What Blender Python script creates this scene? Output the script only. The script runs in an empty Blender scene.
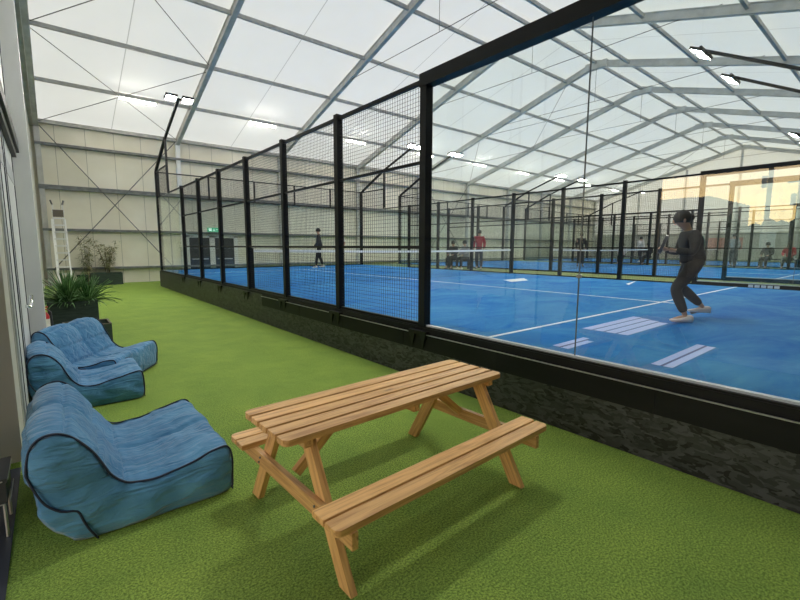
import bpy, bmesh, math, random
from mathutils import Vector, Matrix, noise
random.seed(7)
S = bpy.context.scene
COL = S.collection
PI = math.pi

# ------------------------------------------------------------------ materials
def new_mat(name):
    m = bpy.data.materials.new(name); m.use_nodes = True
    nt = m.node_tree
    return m, nt, nt.nodes['Principled BSDF']

def flat(name, col, rough=.5, metal=0., spec=.5, emit=None, estr=0):
    m, nt, b = new_mat(name)
    b.inputs['Base Color'].default_value = (*col, 1)
    b.inputs['Roughness'].default_value = rough
    b.inputs['Metallic'].default_value = metal
    b.inputs['Specular IOR Level'].default_value = spec
    if emit:
        b.inputs['Emission Color'].default_value = (*emit, 1)
        b.inputs['Emission Strength'].default_value = estr
    return m

def noisy(name, c1, c2, scale=5., stretch=(1, 1, 1), rough=.6, bump=0., detail=4., metal=0., lo=.35, hi=.65, bscale=None, spec=.5, rnd=0.):
    m, nt, b = new_mat(name)
    N = nt.nodes; L = nt.links
    tc = N.new('ShaderNodeTexCoord'); mp = N.new('ShaderNodeMapping')
    mp.inputs['Scale'].default_value = stretch
    L.new(tc.outputs['Object'], mp.inputs['Vector'])
    if rnd:
        oi = N.new('ShaderNodeObjectInfo'); vm = N.new('ShaderNodeVectorMath'); vm.operation = 'SCALE'
        cx = N.new('ShaderNodeCombineXYZ')
        for k in range(3): L.new(oi.outputs['Random'], cx.inputs[k])
        L.new(cx.outputs[0], vm.inputs[0]); vm.inputs['Scale'].default_value = 37.
        L.new(vm.outputs[0], mp.inputs['Location'])
    n = N.new('ShaderNodeTexNoise'); n.inputs['Scale'].default_value = scale; n.inputs['Detail'].default_value = detail
    L.new(mp.outputs[0], n.inputs['Vector'])
    r = N.new('ShaderNodeValToRGB')
    r.color_ramp.elements[0].position = lo; r.color_ramp.elements[0].color = (*c1, 1)
    r.color_ramp.elements[1].position = hi; r.color_ramp.elements[1].color = (*c2, 1)
    L.new(n.outputs['Fac'], r.inputs['Fac'])
    L.new(r.outputs['Color'], b.inputs['Base Color'])
    b.inputs['Roughness'].default_value = rough; b.inputs['Metallic'].default_value = metal
    b.inputs['Specular IOR Level'].default_value = spec
    if bump:
        n2 = n
        if bscale:
            n2 = N.new('ShaderNodeTexNoise'); n2.inputs['Scale'].default_value = bscale; n2.inputs['Detail'].default_value = 3
            L.new(mp.outputs[0], n2.inputs['Vector'])
        bp = N.new('ShaderNodeBump'); bp.inputs['Strength'].default_value = bump; bp.inputs['Distance'].default_value = .02
        L.new(n2.outputs['Fac'], bp.inputs['Height']); L.new(bp.outputs[0], b.inputs['Normal'])
    return m

M = {}
M['black'] = flat('black_powder_coat', (.0045, .005, .006), .45, spec=.3)
M['wire'] = flat('black_wire', (.012, .012, .013), .5)
M['steel'] = noisy('galvanised_steel', (.36, .36, .35), (.46, .46, .44), 6, rough=.6, metal=.1)
M['rafter'] = noisy('aluminium_rafter', (.50, .50, .48), (.62, .62, .60), 3, rough=.6, metal=.1)
M['girt'] = noisy('girt_steel', (.15, .16, .16), (.22, .23, .23), 6, rough=.6)
M['rod'] = flat('brace_rod', (.16, .16, .16), .5, .3)
M['white_metal'] = flat('white_metal', (.86, .86, .84), .5)
M['alu'] = flat('brushed_aluminium', (.62, .62, .6), .35, .8)
M['chrome'] = flat('chrome', (.8, .8, .8), .2, 1)
M['skirt_beam'] = noisy('dark_steel_beam', (.007, .008, .008), (.012, .013, .013), 4, (1, .3, 1), rough=.5, bump=.05, spec=.2)
M['skin'] = flat('skin', (.45, .27, .19), .55)
M['hair'] = flat('dark_hair', (.012, .010, .009), .6)
M['shoe'] = flat('pale_shoe', (.80, .70, .68), .5)
M['navy'] = flat('navy_piping', (.010, .018, .045), .6)
M['soil'] = noisy('soil', (.02, .014, .01), (.06, .045, .03), 30, rough=.95)
M['planter'] = noisy('dark_planter_wood', (.018, .036, .026), (.035, .062, .044), 6, (1, 1, 6), rough=.7, bump=.2)
M['planter_edge'] = flat('pale_planter_edge', (.16, .14, .11), .7)
M['leaf'] = noisy('green_leaf', (.05, .15, .04), (.20, .38, .14), 5, rough=.45)
M['bamboo_leaf'] = noisy('olive_leaf', (.14, .17, .06), (.34, .32, .15), 8, rough=.6)
M['stem'] = flat('plant_stem', (.20, .17, .09), .7)
M['red'] = flat('extinguisher_red', (.50, .02, .03), .3)
M['lens'] = flat('lamp_lens', (1, 1, 1), .5, emit=(1, .95, .87), estr=400)
M['batten'] = flat('batten_light', (1, 1, 1), .5, emit=(1, .93, .80), estr=60)
M['exit'] = flat('exit_green', (.02, .30, .14), .5, emit=(.15, .8, .45), estr=.5)
M['exit_white'] = flat('exit_pictogram', (.8, .9, .85), .5, emit=(.8, 1, .9), estr=.8)
M['door_dark'] = noisy('dark_door', (.035, .038, .042), (.055, .06, .065), 3, rough=.4)
M['pale_channel'] = flat('pale_channel', (.50, .56, .62), .4)
M['ply'] = flat('timber_frame', (.3, .2, .1), .6)

# astro turf
def turf():
    m, nt, b = new_mat('artificial_turf'); N = nt.nodes; L = nt.links
    tc = N.new('ShaderNodeTexCoord')
    a = N.new('ShaderNodeTexNoise'); a.inputs['Scale'].default_value = 2.0; a.inputs['Detail'].default_value = 8; a.inputs['Roughness'].default_value = .7
    c = N.new('ShaderNodeTexNoise'); c.inputs['Scale'].default_value = 85; c.inputs['Detail'].default_value = 4; c.inputs['Roughness'].default_value = .75
    for n in (a, c): L.new(tc.outputs['Object'], n.inputs['Vector'])
    r1 = N.new('ShaderNodeValToRGB'); e = r1.color_ramp.elements
    e[0].position = .38; e[0].color = (.055, .125, .010, 1); e[1].position = .62; e[1].color = (.49, .67, .12, 1)
    L.new(c.outputs['Fac'], r1.inputs['Fac'])
    r2 = N.new('ShaderNodeValToRGB'); e = r2.color_ramp.elements
    e[0].position = .35; e[0].color = (.62, .72, .74, 1); e[1].position = .68; e[1].color = (1.0, 1.0, 1.0, 1)
    L.new(a.outputs['Fac'], r2.inputs['Fac'])
    mx = N.new('ShaderNodeMix'); mx.data_type = 'RGBA'; mx.blend_type = 'MULTIPLY'; mx.inputs[0].default_value = 1
    L.new(r1.outputs[0], mx.inputs[6]); L.new(r2.outputs[0], mx.inputs[7])
    L.new(mx.outputs[2], b.inputs['Base Color'])
    bp = N.new('ShaderNodeBump'); bp.inputs['Strength'].default_value = .9; bp.inputs['Distance'].default_value = .02
    L.new(c.outputs['Fac'], bp.inputs['Height']); L.new(bp.outputs[0], b.inputs['Normal'])
    b.inputs['Roughness'].default_value = .8; b.inputs['Specular IOR Level'].default_value = .2
    b.inputs['Sheen Weight'].default_value = .35; b.inputs['Sheen Roughness'].default_value = .6; b.inputs['Sheen Tint'].default_value = (.7, .95, .25, 1)
    return m
M['turf'] = turf()

M['deck_turf'] = noisy('worn_olive_turf', (.10, .15, .04), (.22, .27, .09), 40, rough=.9, bump=.3)
# blue sanded court carpet
def court():
    m, nt, b = new_mat('blue_court'); N = nt.nodes; L = nt.links
    tc = N.new('ShaderNodeTexCoord'); mp = N.new('ShaderNodeMapping'); mp.inputs['Scale'].default_value = (.55, 1, 1)
    L.new(tc.outputs['Object'], mp.inputs['Vector'])
    a = N.new('ShaderNodeTexNoise'); a.inputs['Scale'].default_value = 1.1; a.inputs['Detail'].default_value = 10; a.inputs['Roughness'].default_value = .72; a.inputs['Distortion'].default_value = .8
    L.new(mp.outputs[0], a.inputs['Vector'])
    r = N.new('ShaderNodeValToRGB'); e = r.color_ramp.elements
    e[0].position = .36; e[0].color = (.0, .13, .45, 1); e[1].position = .72; e[1].color = (.07, .29, .54, 1)
    L.new(a.outputs['Fac'], r.inputs['Fac']); L.new(r.outputs[0], b.inputs['Base Color'])
    b.inputs['Roughness'].default_value = .7; b.inputs['Specular IOR Level'].default_value = .05
    return m
M['court'] = court()
M['line'] = flat('court_line_white', (.75, .80, .85), .6)
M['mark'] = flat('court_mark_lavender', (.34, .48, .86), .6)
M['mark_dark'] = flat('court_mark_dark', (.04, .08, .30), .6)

def osb():
    m, nt, b = new_mat('black_painted_strand_board'); N = nt.nodes; L = nt.links
    tc = N.new('ShaderNodeTexCoord'); mp = N.new('ShaderNodeMapping'); mp.inputs['Scale'].default_value = (1, .55, 1.3)
    L.new(tc.outputs['Object'], mp.inputs['Vector'])
    nz = N.new('ShaderNodeTexNoise'); nz.inputs['Scale'].default_value = 9; nz.inputs['Detail'].default_value = 3
    L.new(mp.outputs[0], nz.inputs['Vector'])
    ad = N.new('ShaderNodeMix'); ad.data_type = 'RGBA'; ad.blend_type = 'LINEAR_LIGHT'; ad.inputs[0].default_value = .12
    L.new(mp.outputs[0], ad.inputs[6]); L.new(nz.outputs['Color'], ad.inputs[7])
    v = N.new('ShaderNodeTexVoronoi'); v.inputs['Scale'].default_value = 26; v.inputs['Randomness'].default_value = 1
    L.new(ad.outputs[2], v.inputs['Vector'])
    r = N.new('ShaderNodeValToRGB'); e = r.color_ramp.elements
    e[0].position = .05; e[0].color = (.005, .005, .005, 1); e[1].position = .95; e[1].color = (.074, .076, .078, 1)
    sp = N.new('ShaderNodeSeparateColor'); L.new(v.outputs['Color'], sp.inputs[0])
    L.new(sp.outputs[0], r.inputs['Fac']); L.new(r.outputs[0], b.inputs['Base Color'])
    bp = N.new('ShaderNodeBump'); bp.inputs['Strength'].default_value = .8; bp.inputs['Distance'].default_value = .02
    L.new(sp.outputs[1], bp.inputs['Height']); L.new(bp.outputs[0], b.inputs['Normal'])
    b.inputs['Roughness'].default_value = .45
    return m
M['osb'] = osb()

def membrane():
    m, nt, b = new_mat('white_pvc_membrane'); N = nt.nodes; L = nt.links
    N.remove(b)
    out = [n for n in N if n.type == 'OUTPUT_MATERIAL'][0]
    tc = N.new('ShaderNodeTexCoord'); sx = N.new('ShaderNodeSeparateXYZ'); L.new(tc.outputs['Object'], sx.inputs[0])
    # welded seam in mid bay: |fract((x+3.6)/5.1)-.5| small
    def mth(op, a, bb):
        n = N.new('ShaderNodeMath'); n.operation = op
        for i, v in enumerate((a, bb)):
            if v is None: continue
            if isinstance(v, (int, float)): n.inputs[i].default_value = v
            else: L.new(v, n.inputs[i])
        return n.outputs[0]
    f = mth('FRACT', mth('DIVIDE', mth('ADD', sx.outputs[0], 3.6), 5.1), None)
    s = mth('LESS_THAN', mth('ABSOLUTE', mth('SUBTRACT', f, .5), None), .003)
    nz = N.new('ShaderNodeTexNoise'); nz.inputs['Scale'].default_value = .7; nz.inputs['Detail'].default_value = 3
    L.new(tc.outputs['Object'], nz.inputs['Vector'])
    r = N.new('ShaderNodeValToRGB'); r.color_ramp.elements[0].color = (.74, .77, .77, 1); r.color_ramp.elements[1].color = (.80, .82, .82, 1)
    L.new(nz.outputs['Fac'], r.inputs['Fac'])
    mx = N.new('ShaderNodeMix'); mx.data_type = 'RGBA'; L.new(s, mx.inputs[0]); L.new(r.outputs[0], mx.inputs[6]); mx.inputs[7].default_value = (.48, .5, .5, 1)
    d = N.new('ShaderNodeBsdfDiffuse'); t = N.new('ShaderNodeBsdfTranslucent'); ms = N.new('ShaderNodeMixShader'); ms.inputs[0].default_value = .37
    L.new(mx.outputs[2], d.inputs[0]); L.new(mx.outputs[2], t.inputs[0])
    L.new(d.outputs[0], ms.inputs[1]); L.new(t.outputs[0], ms.inputs[2]); L.new(ms.outputs[0], out.inputs[0])
    return m
M['membrane'] = membrane()

def panel(name, c1, c2, axis, pitch):
    m, nt, b = new_mat(name); N = nt.nodes; L = nt.links
    tc = N.new('ShaderNodeTexCoord'); sx = N.new('ShaderNodeSeparateXYZ'); L.new(tc.outputs['Object'], sx.inputs[0])
    def mth(op, a, bb=None):
        n = N.new('ShaderNodeMath'); n.operation = op
        for i, v in enumerate((a, bb)):
            if v is None: continue
            if isinstance(v, (int, float)): n.inputs[i].default_value = v
            else: L.new(v, n.inputs[i])
        return n.outputs[0]
    f = mth('FRACT', mth('DIVIDE', sx.outputs[axis], pitch))
    s = mth('LESS_THAN', f, .018)
    nz = N.new('ShaderNodeTexNoise'); nz.inputs['Scale'].default_value = .8; nz.inputs['Detail'].default_value = 4
    L.new(tc.outputs['Object'], nz.inputs['Vector'])
    r = N.new('ShaderNodeValToRGB'); r.color_ramp.elements[0].color = (*c1, 1); r.color_ramp.elements[1].color = (*c2, 1)
    r.color_ramp.elements[0].position = .3; r.color_ramp.elements[1].position = .7
    L.new(nz.outputs['Fac'], r.inputs['Fac'])
    mx = N.new('ShaderNodeMix'); mx.data_type = 'RGBA'; L.new(s, mx.inputs[0]); L.new(r.outputs[0], mx.inputs[6])
    mx.inputs[7].default_value = (c1[0]*.55, c1[1]*.55, c1[2]*.55, 1)
    L.new(mx.outputs[2], b.inputs['Base Color']); b.inputs['Roughness'].default_value = .55
    return m
M['cream'] = panel('cream_cladding', (.80, .75, .61), (.90, .86, .73), 0, 1.02)
M['cream_side'] = panel('grey_beige_cladding', (.48, .48, .42), (.56, .56, .50), 1, 1.15)
M['blue_grey'] = noisy('blue_grey_cladding', (.60, .62, .61), (.70, .72, .71), 2, (1, 1, .4), rough=.5)
M['frame_grey'] = flat('pale_grey_frame', (.45, .48, .50), .4)
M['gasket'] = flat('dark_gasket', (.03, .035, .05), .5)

def glass(name, tint=(.93, .97, .95), k=1.0):
    m, nt, b = new_mat(name); N = nt.nodes; L = nt.links; N.remove(b)
    out = [n for n in N if n.type == 'OUTPUT_MATERIAL'][0]
    lw = N.new('ShaderNodeLayerWeight'); lw.inputs['Blend'].default_value = .5
    pw = N.new('ShaderNodeMath'); pw.operation = 'POWER'; L.new(lw.outputs['Facing'], pw.inputs[0]); pw.inputs[1].default_value = 5
    fr = N.new('ShaderNodeMath'); fr.operation = 'MULTIPLY_ADD'; L.new(pw.outputs[0], fr.inputs[0]); fr.inputs[1].default_value = .955; fr.inputs[2].default_value = .045
    t = N.new('ShaderNodeBsdfTransparent'); t.inputs[0].default_value = (*tint, 1)
    g = N.new('ShaderNodeBsdfGlossy'); g.inputs['Roughness'].default_value = 0.0; g.inputs['Color'].default_value = (k, k, k, 1)
    ms = N.new('ShaderNodeMixShader'); L.new(fr.outputs[0], ms.inputs[0]); L.new(t.outputs[0], ms.inputs[1]); L.new(g.outputs[0], ms.inputs[2])
    L.new(ms.outputs[0], out.inputs[0])
    return m
M['glass'] = glass('toughened_glass', (.955, .985, .975))

def wood():
    m, nt, b = new_mat('pine_wood'); N = nt.nodes; L = nt.links
    tc = N.new('ShaderNodeTexCoord'); oi = N.new('ShaderNodeObjectInfo')
    cx = N.new('ShaderNodeCombineXYZ')
    for k in range(3): L.new(oi.outputs['Random'], cx.inputs[k])
    vm = N.new('ShaderNodeVectorMath'); vm.operation = 'SCALE'; vm.inputs['Scale'].default_value = 31.; L.new(cx.outputs[0], vm.inputs[0])
    mp = N.new('ShaderNodeMapping'); mp.inputs['Scale'].default_value = (.9, 14, 14); L.new(tc.outputs['Object'], mp.inputs['Vector']); L.new(vm.outputs[0], mp.inputs['Location'])
    n = N.new('ShaderNodeTexNoise'); n.inputs['Scale'].default_value = 2.6; n.inputs['Detail'].default_value = 6; n.inputs['Distortion'].default_value = 1.2
    L.new(mp.outputs[0], n.inputs['Vector'])
    r = N.new('ShaderNodeValToRGB'); e = r.color_ramp.elements
    e[0].position = .25; e[0].color = (.40, .19, .06, 1); e[1].position = .6; e[1].color = (.72, .43, .165, 1)
    L.new(n.outputs['Fac'], r.inputs['Fac'])
    # knots
    mp2 = N.new('ShaderNodeMapping'); mp2.inputs['Scale'].default_value = (2.2, 7, 7); L.new(tc.outputs['Object'], mp2.inputs['Vector']); L.new(vm.outputs[0], mp2.inputs['Location'])
    v = N.new('ShaderNodeTexVoronoi'); v.inputs['Scale'].default_value = 1.0; L.new(mp2.outputs[0], v.inputs['Vector'])
    r2 = N.new('ShaderNodeValToRGB'); e = r2.color_ramp.elements; e[0].position = .05; e[0].color = (.25, .25, .25, 1); e[1].position = .12; e[1].color = (1, 1, 1, 1)
    L.new(v.outputs['Distance'], r2.inputs['Fac'])
    mx = N.new('ShaderNodeMix'); mx.data_type = 'RGBA'; mx.blend_type = 'MULTIPLY'; mx.inputs[0].default_value = .7
    L.new(r.outputs[0], mx.inputs[6]); L.new(r2.outputs[0], mx.inputs[7])
    hs = N.new('ShaderNodeHueSaturation'); mr = N.new('ShaderNodeMapRange'); mr.inputs[3].default_value = .85; mr.inputs[4].default_value = 1.15
    L.new(oi.outputs['Random'], mr.inputs[0]); L.new(mr.outputs[0], hs.inputs['Value']); L.new(mx.outputs[2], hs.inputs['Color'])
    L.new(hs.outputs[0], b.inputs['Base Color'])
    bp = N.new('ShaderNodeBump'); bp.inputs['Strength'].default_value = .15; bp.inputs['Distance'].default_value = .01
    L.new(n.outputs['Fac'], bp.inputs['Height']); L.new(bp.outputs[0], b.inputs['Normal'])
    b.inputs['Roughness'].default_value = .5
    return m
M['wood'] = wood()

def denim():
    m, nt, b = new_mat('blue_woven_fabric'); N = nt.nodes; L = nt.links
    tc = N.new('ShaderNodeTexCoord')
    a = N.new('ShaderNodeTexNoise'); a.inputs['Scale'].default_value = 4.5; a.inputs['Detail'].default_value = 5; L.new(tc.outputs['Object'], a.inputs['Vector'])
    r = N.new('ShaderNodeValToRGB'); e = r.color_ramp.elements
    e[0].position = .3; e[0].color = (.045, .17, .34, 1); e[1].position = .72; e[1].color = (.10, .29, .50, 1)
    L.new(a.outputs['Fac'], r.inputs['Fac']); L.new(r.outputs[0], b.inputs['Base Color'])
    mp = N.new('ShaderNodeMapping'); mp.inputs['Scale'].default_value = (2.2, 7, 8); mp.inputs['Rotation'].default_value = (0, .3, .2); L.new(tc.outputs['Object'], mp.inputs['Vector'])
    w = N.new('ShaderNodeTexNoise'); w.inputs['Scale'].default_value = 1.8; w.inputs['Detail'].default_value = 3; w.inputs['Distortion'].default_value = 1.0
    L.new(mp.outputs[0], w.inputs['Vector'])
    f = N.new('ShaderNodeTexNoise'); f.inputs['Scale'].default_value = 130; L.new(tc.outputs['Object'], f.inputs['Vector'])
    b1 = N.new('ShaderNodeBump'); b1.inputs['Strength'].default_value = 1.0; b1.inputs['Distance'].default_value = .03; L.new(w.outputs['Fac'], b1.inputs['Height'])
    b2 = N.new('ShaderNodeBump'); b2.inputs['Strength'].default_value = .12; b2.inputs['Distance'].default_value = .004; L.new(f.outputs['Fac'], b2.inputs['Height']); L.new(b1.outputs[0], b2.inputs['Normal'])
    L.new(b2.outputs[0], b.inputs['Normal'])
    b.inputs['Roughness'].default_value = .75; b.inputs['Sheen Weight'].default_value = .25; b.inputs['Specular IOR Level'].default_value = .25
    return m
M['denim'] = denim()

# ------------------------------------------------------------------ helpers
def tag(o, label=None, cat=None, group=None, kind=None):
    if label: o['label'] = label
    if cat: o['category'] = cat
    if group: o['group'] = group
    if kind: o['kind'] = kind
    return o

def empty(name, loc, rz=0, label=None, cat=None, group=None):
    o = bpy.data.objects.new(name, None); COL.objects.link(o)
    o.location = loc; o.rotation_euler = (0, 0, rz); o.empty_display_size = .1
    return tag(o, label, cat, group)

class MB:
    def __init__(s): s.v = []; s.f = []; s.mi = []; s.cur = 0
    def add(s, vs, fs):
        k = len(s.v); s.v += [Vector(v) for v in vs]
        for f in fs: s.f.append(tuple(i + k for i in f)); s.mi.append(s.cur)
        return s
    def box(s, x0, x1, y0, y1, z0, z1):
        vs = [(x0, y0, z0), (x1, y0, z0), (x1, y1, z0), (x0, y1, z0), (x0, y0, z1), (x1, y0, z1), (x1, y1, z1), (x0, y1, z1)]
        return s.add(vs, [(3, 2, 1, 0), (4, 5, 6, 7), (0, 1, 5, 4), (1, 2, 6, 5), (2, 3, 7, 6), (3, 0, 4, 7)])
    def bar(s, p, q, w, h=None, up=(0, 0, 1)):
        p = Vector(p); q = Vector(q); h = h or w; d = (q - p).normalized(); up = Vector(up)
        if abs(d.dot(up)) > .99: up = Vector((0, 1, 0))
        a = d.cross(up).normalized() * w / 2; b = a.cross(d).normalized() * h / 2
        vs = []
        for c in (p, q):
            for i, j in ((-1, -1), (1, -1), (1, 1), (-1, 1)): vs.append(c + a * i + b * j)
        return s.add(vs, [(0, 3, 2, 1), (4, 5, 6, 7), (0, 1, 5, 4), (1, 2, 6, 5), (2, 3, 7, 6), (3, 0, 4, 7)])
    def tube(s, pts, r, n=8, closed=False):
        pts = [Vector(p) for p in pts]; m = len(pts); rings = []
        rs = r if isinstance(r, (list, tuple)) else [r] * m
        prev = None
        for i, p in enumerate(pts):
            if closed: d = pts[(i + 1) % m] - pts[i - 1]
            else: d = pts[min(i + 1, m - 1)] - pts[max(i - 1, 0)]
            d.normalize()
            if prev is None:
                u = Vector((0, 0, 1)) if abs(d.z) < .9 else Vector((1, 0, 0))
            else: u = prev
            a = d.cross(u)
            if a.length < 1e-5: a = d.cross(Vector((1, .3, .2)))
            a.normalize(); b = a.cross(d); prev = b
            rings.append([p + (a * math.cos(2 * PI * k / n) + b * math.sin(2 * PI * k / n)) * rs[i] for k in range(n)])
        vs = [v for rg in rings for v in rg]; fs = []
        rng = m if closed else m - 1
        for i in range(rng):
            j = (i + 1) % m
            for k in range(n):
                l = (k + 1) % n; fs.append((i * n + k, i * n + l, j * n + l, j * n + k))
        if not closed: fs += [tuple(range(n - 1, -1, -1)), tuple((m - 1) * n + k for k in range(n))]
        return s.add(vs, fs)
    def build(s, name, mat, parent=None, smooth=False, origin=None, bevel=0):
        me = bpy.data.meshes.new(name)
        off = Vector(origin) if origin is not None else (parent.location.copy() if parent else None)
        if parent and origin is None and parent.parent: off = parent.parent.location + parent.location
        if off is None:
            xs = [v.x for v in s.v]; ys = [v.y for v in s.v]; zs = [v.z for v in s.v]
            off = Vector(((min(xs) + max(xs)) / 2, (min(ys) + max(ys)) / 2, min(zs)))
        me.from_pydata([tuple(v - off) for v in s.v], [], s.f); me.update()
        mats = mat if isinstance(mat, (list, tuple)) else [mat]
        for m in mats: me.materials.append(m)
        if len(mats) > 1:
            for p, i in zip(me.polygons, s.mi): p.material_index = i
        if bevel:
            bm = bmesh.new(); bm.from_mesh(me)
            bmesh.ops.bevel(bm, geom=[e for e in bm.edges], offset=bevel, segments=2, affect='EDGES', profile=.6)
            bm.to_mesh(me); bm.free()
        if smooth:
            for p in me.polygons: p.use_smooth = True
        o = bpy.data.objects.new(name, me); COL.objects.link(o)
        if parent: o.parent = parent
        else: o.location = off
        return o

def local(name, mb, mat, parent, smooth=False, bevel=0):   # verts already in parent's local frame
    return mb.build(name, mat, parent, smooth, origin=(0, 0, 0), bevel=bevel)

def copy_tree(o, parent=None):
    c = o.copy(); COL.objects.link(c); c.parent = parent
    for ch in list(o.children): copy_tree(ch, c)
    return c

# ------------------------------------------------------------------ camera
YAW, PIT, ROL = 0.686600, 0.123560, 0.0032226
CAM = Vector((-3.5905, 0, 1.6509))
fwd = Vector((math.sin(YAW) * math.cos(PIT), math.cos(YAW) * math.cos(PIT), -math.sin(PIT)))
rt = Vector((math.cos(YAW), -math.sin(YAW), 0)); up = rt.cross(fwd)
r2 = rt * math.cos(ROL) + up * math.sin(ROL); u2 = -rt * math.sin(ROL) + up * math.cos(ROL)
cam = bpy.data.cameras.new('camera'); co = bpy.data.objects.new('camera', cam); COL.objects.link(co)
co.matrix_world = Matrix((( r2.x, u2.x, -fwd.x, CAM.x), (r2.y, u2.y, -fwd.y, CAM.y), (r2.z, u2.z, -fwd.z, CAM.z), (0, 0, 0, 1)))
cam.sensor_width = 36; cam.lens = 426.694 / 800 * 36; cam.clip_start = .05; cam.clip_end = 400
S.camera = co

P = .667            # court deck height
Y0, Y1 = -.1, 19.9  # court ends
# ------------------------------------------------------------------ hall shell
XL, XR, YN, YF = -3.85, 42.4, -2.0, 23.0
EAVE, RIDGE, YR = 6.6, 10.25, 10.5
SL = (RIDGE - EAVE) / (YF - YR)
def roofz(y): return RIDGE - SL * abs(y - YR)

mb = MB(); mb.box(XL - .1, XR, YN, YF + .1, -.12, 0)
tag(mb.build('floor', M['turf'], origin=(0, 0, 0)), 'green artificial turf floor of the hall', kind='structure')

mb = MB(); dz = .12
mb.add([(XL, YN, roofz(YN) + dz), (XR, YN, roofz(YN) + dz), (XR, YR, RIDGE + dz), (XL, YR, RIDGE + dz), (XR, YF, EAVE + dz), (XL, YF, EAVE + dz)], [(0, 1, 2, 3), (3, 2, 4, 5)])
tag(mb.build('ceiling', M['membrane'], origin=(0, 0, 0)), 'white fabric pitched roof skin', kind='structure')
for x, nm in ((XL, 'wall_left_gable'), (XR, 'wall_right_gable')):
    mb = MB(); mb.add([(x, YN, 3.0 if x > 0 else 6.0), (x, YF, 3.0 if x > 0 else 6.0), (x, YF, EAVE + dz), (x, YR, RIDGE + dz), (x, YN, roofz(YN) + dz)], [(0, 1, 2, 3, 4)])
    tag(mb.build(nm, M['membrane'] if x > 0 else M['cream_side'], origin=(0, 0, 0)), kind='structure')
mb = MB(); mb.box(XL - .1, XR, YF, YF + .1, 0, EAVE + .1)
tag(mb.build('wall_back', M['cream'], origin=(0, 0, 0)), 'cream panelled long wall of the hall', kind='structure')
mb = MB(); mb.box(XL, XR, YN - .1, YN, 0, roofz(YN) + .1)
tag(mb.build('wall_front', M['door_dark'], origin=(0, 0, 0)), kind='structure')
mb = MB(); mb.box(XR, XR + .1, YN, YF, 0, 3.0)
tag(mb.build('wall_right', M['cream_side'], origin=(0, 0, 0)), kind='structure')
# left wall, with the open doorway beside the camera
OPEN_Y, OPEN_Z = 3.0, 2.78
mb = MB(); mb.box(-4.7, XL - .005, 4.13, 4.55, .05, OPEN_Z); mb.box(XL - .12, XL, 4.13, 4.55, OPEN_Z, 6.0)
tag(mb.build('wall_left', M['cream_side'], origin=(0, 0, 0)), kind='structure')
mb = MB(); mb.box(XL - .12, XL, YN, 4.13, OPEN_Z, 6.0); mb.box(XL - .12, XL, YN, -.9, 0, OPEN_Z)
tag(mb.build('wall_left_header', M['cream_side'], origin=(0, 0, 0)), kind='structure')
mb = MB(); mb.box(XL - .12, XL, 4.55, 7.2, 0, 6.0); mb.box(XL - .12, -3.80, 7.7, YF, 0, 6.0)
tag(mb.build('wall_left_far', M['cream_side'], origin=(0, 0, 0)), kind='structure')
mb = MB(); mb.box(XL, -3.685, 7.2, 7.7, 0, 8.6)
tag(mb.build('trim_1', M['blue_grey'], origin=(0, 0, 0)), 'blue grey boxed column on the left wall', kind='structure')
mb = MB(); mb.box(-4.76, -4.70, OPEN_Y, 4.55, -.03, OPEN_Z + .1); mb.box(-4.70, XL - .12, OPEN_Y, 4.55, OPEN_Z, OPEN_Z + .1)
tag(mb.build('wall_porch', M['door_dark'], origin=(0, 0, 0)), kind='structure')
mb = MB(); mb.box(-4.70, XL - .02, -.9, 4.13, -.03, .006)  # thin near-black sheet over the doorway floor
tag(mb.build('doorway_sheet', M['gasket'], origin=(0, 0, 0)), 'thin black sheet on the doorway floor at the left edge', kind='structure')
# tall window/door frame strips between the panel and the boxed column
w = empty('door_1', (XL, 5.6, 0)); tag(w, 'pale framed glazed door in the left wall before the boxed column', kind='structure')
mb = MB()
for a, c in ((4.6, 4.75), (5.35, 5.5), (6.9, 7.05)): mb.box(XL, XL + .012, a, c, 0, 5.2)
mb.box(XL, XL + .012, 4.6, 7.05, 2.35, 2.5); mb.box(XL, XL + .012, 4.6, 7.05, 0, .12); mb.box(XL, XL + .012, 4.6, 7.05, 5.05, 5.2)
mb.build('door_frame', M['frame_grey'], w)
mb = MB()
for a in (4.77, 5.3, 5.52, 6.84): mb.box(XL, XL + .015, a, a + .04, .1, 5.1)
mb.build('gasket', M['gasket'], w)
mb = MB(); mb.box(XL + .001, XL + .008, 4.8, 6.9, .1, 5.1); mb.build('pane', M['blue_grey'], w)
mb = MB(); mb.tube([(XL + .03, 5.9, 1.02), (XL + .075, 5.9, 1.02), (XL + .075, 6.25, 1.1)], .016, 8); mb.build('door_handle', M['chrome'], w, True)
# dark header track that runs out to the boxed column
mb = MB(); mb.box(XL + .002, -3.775, -1.0, 7.16, 2.78, 2.92); mb.box(XL + .002, -3.8, -1.0, 7.0, 2.70, 2.78)
tag(mb.build('sliding_door_track', M['black']), 'black sliding door track high on the left wall', 'track')

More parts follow.
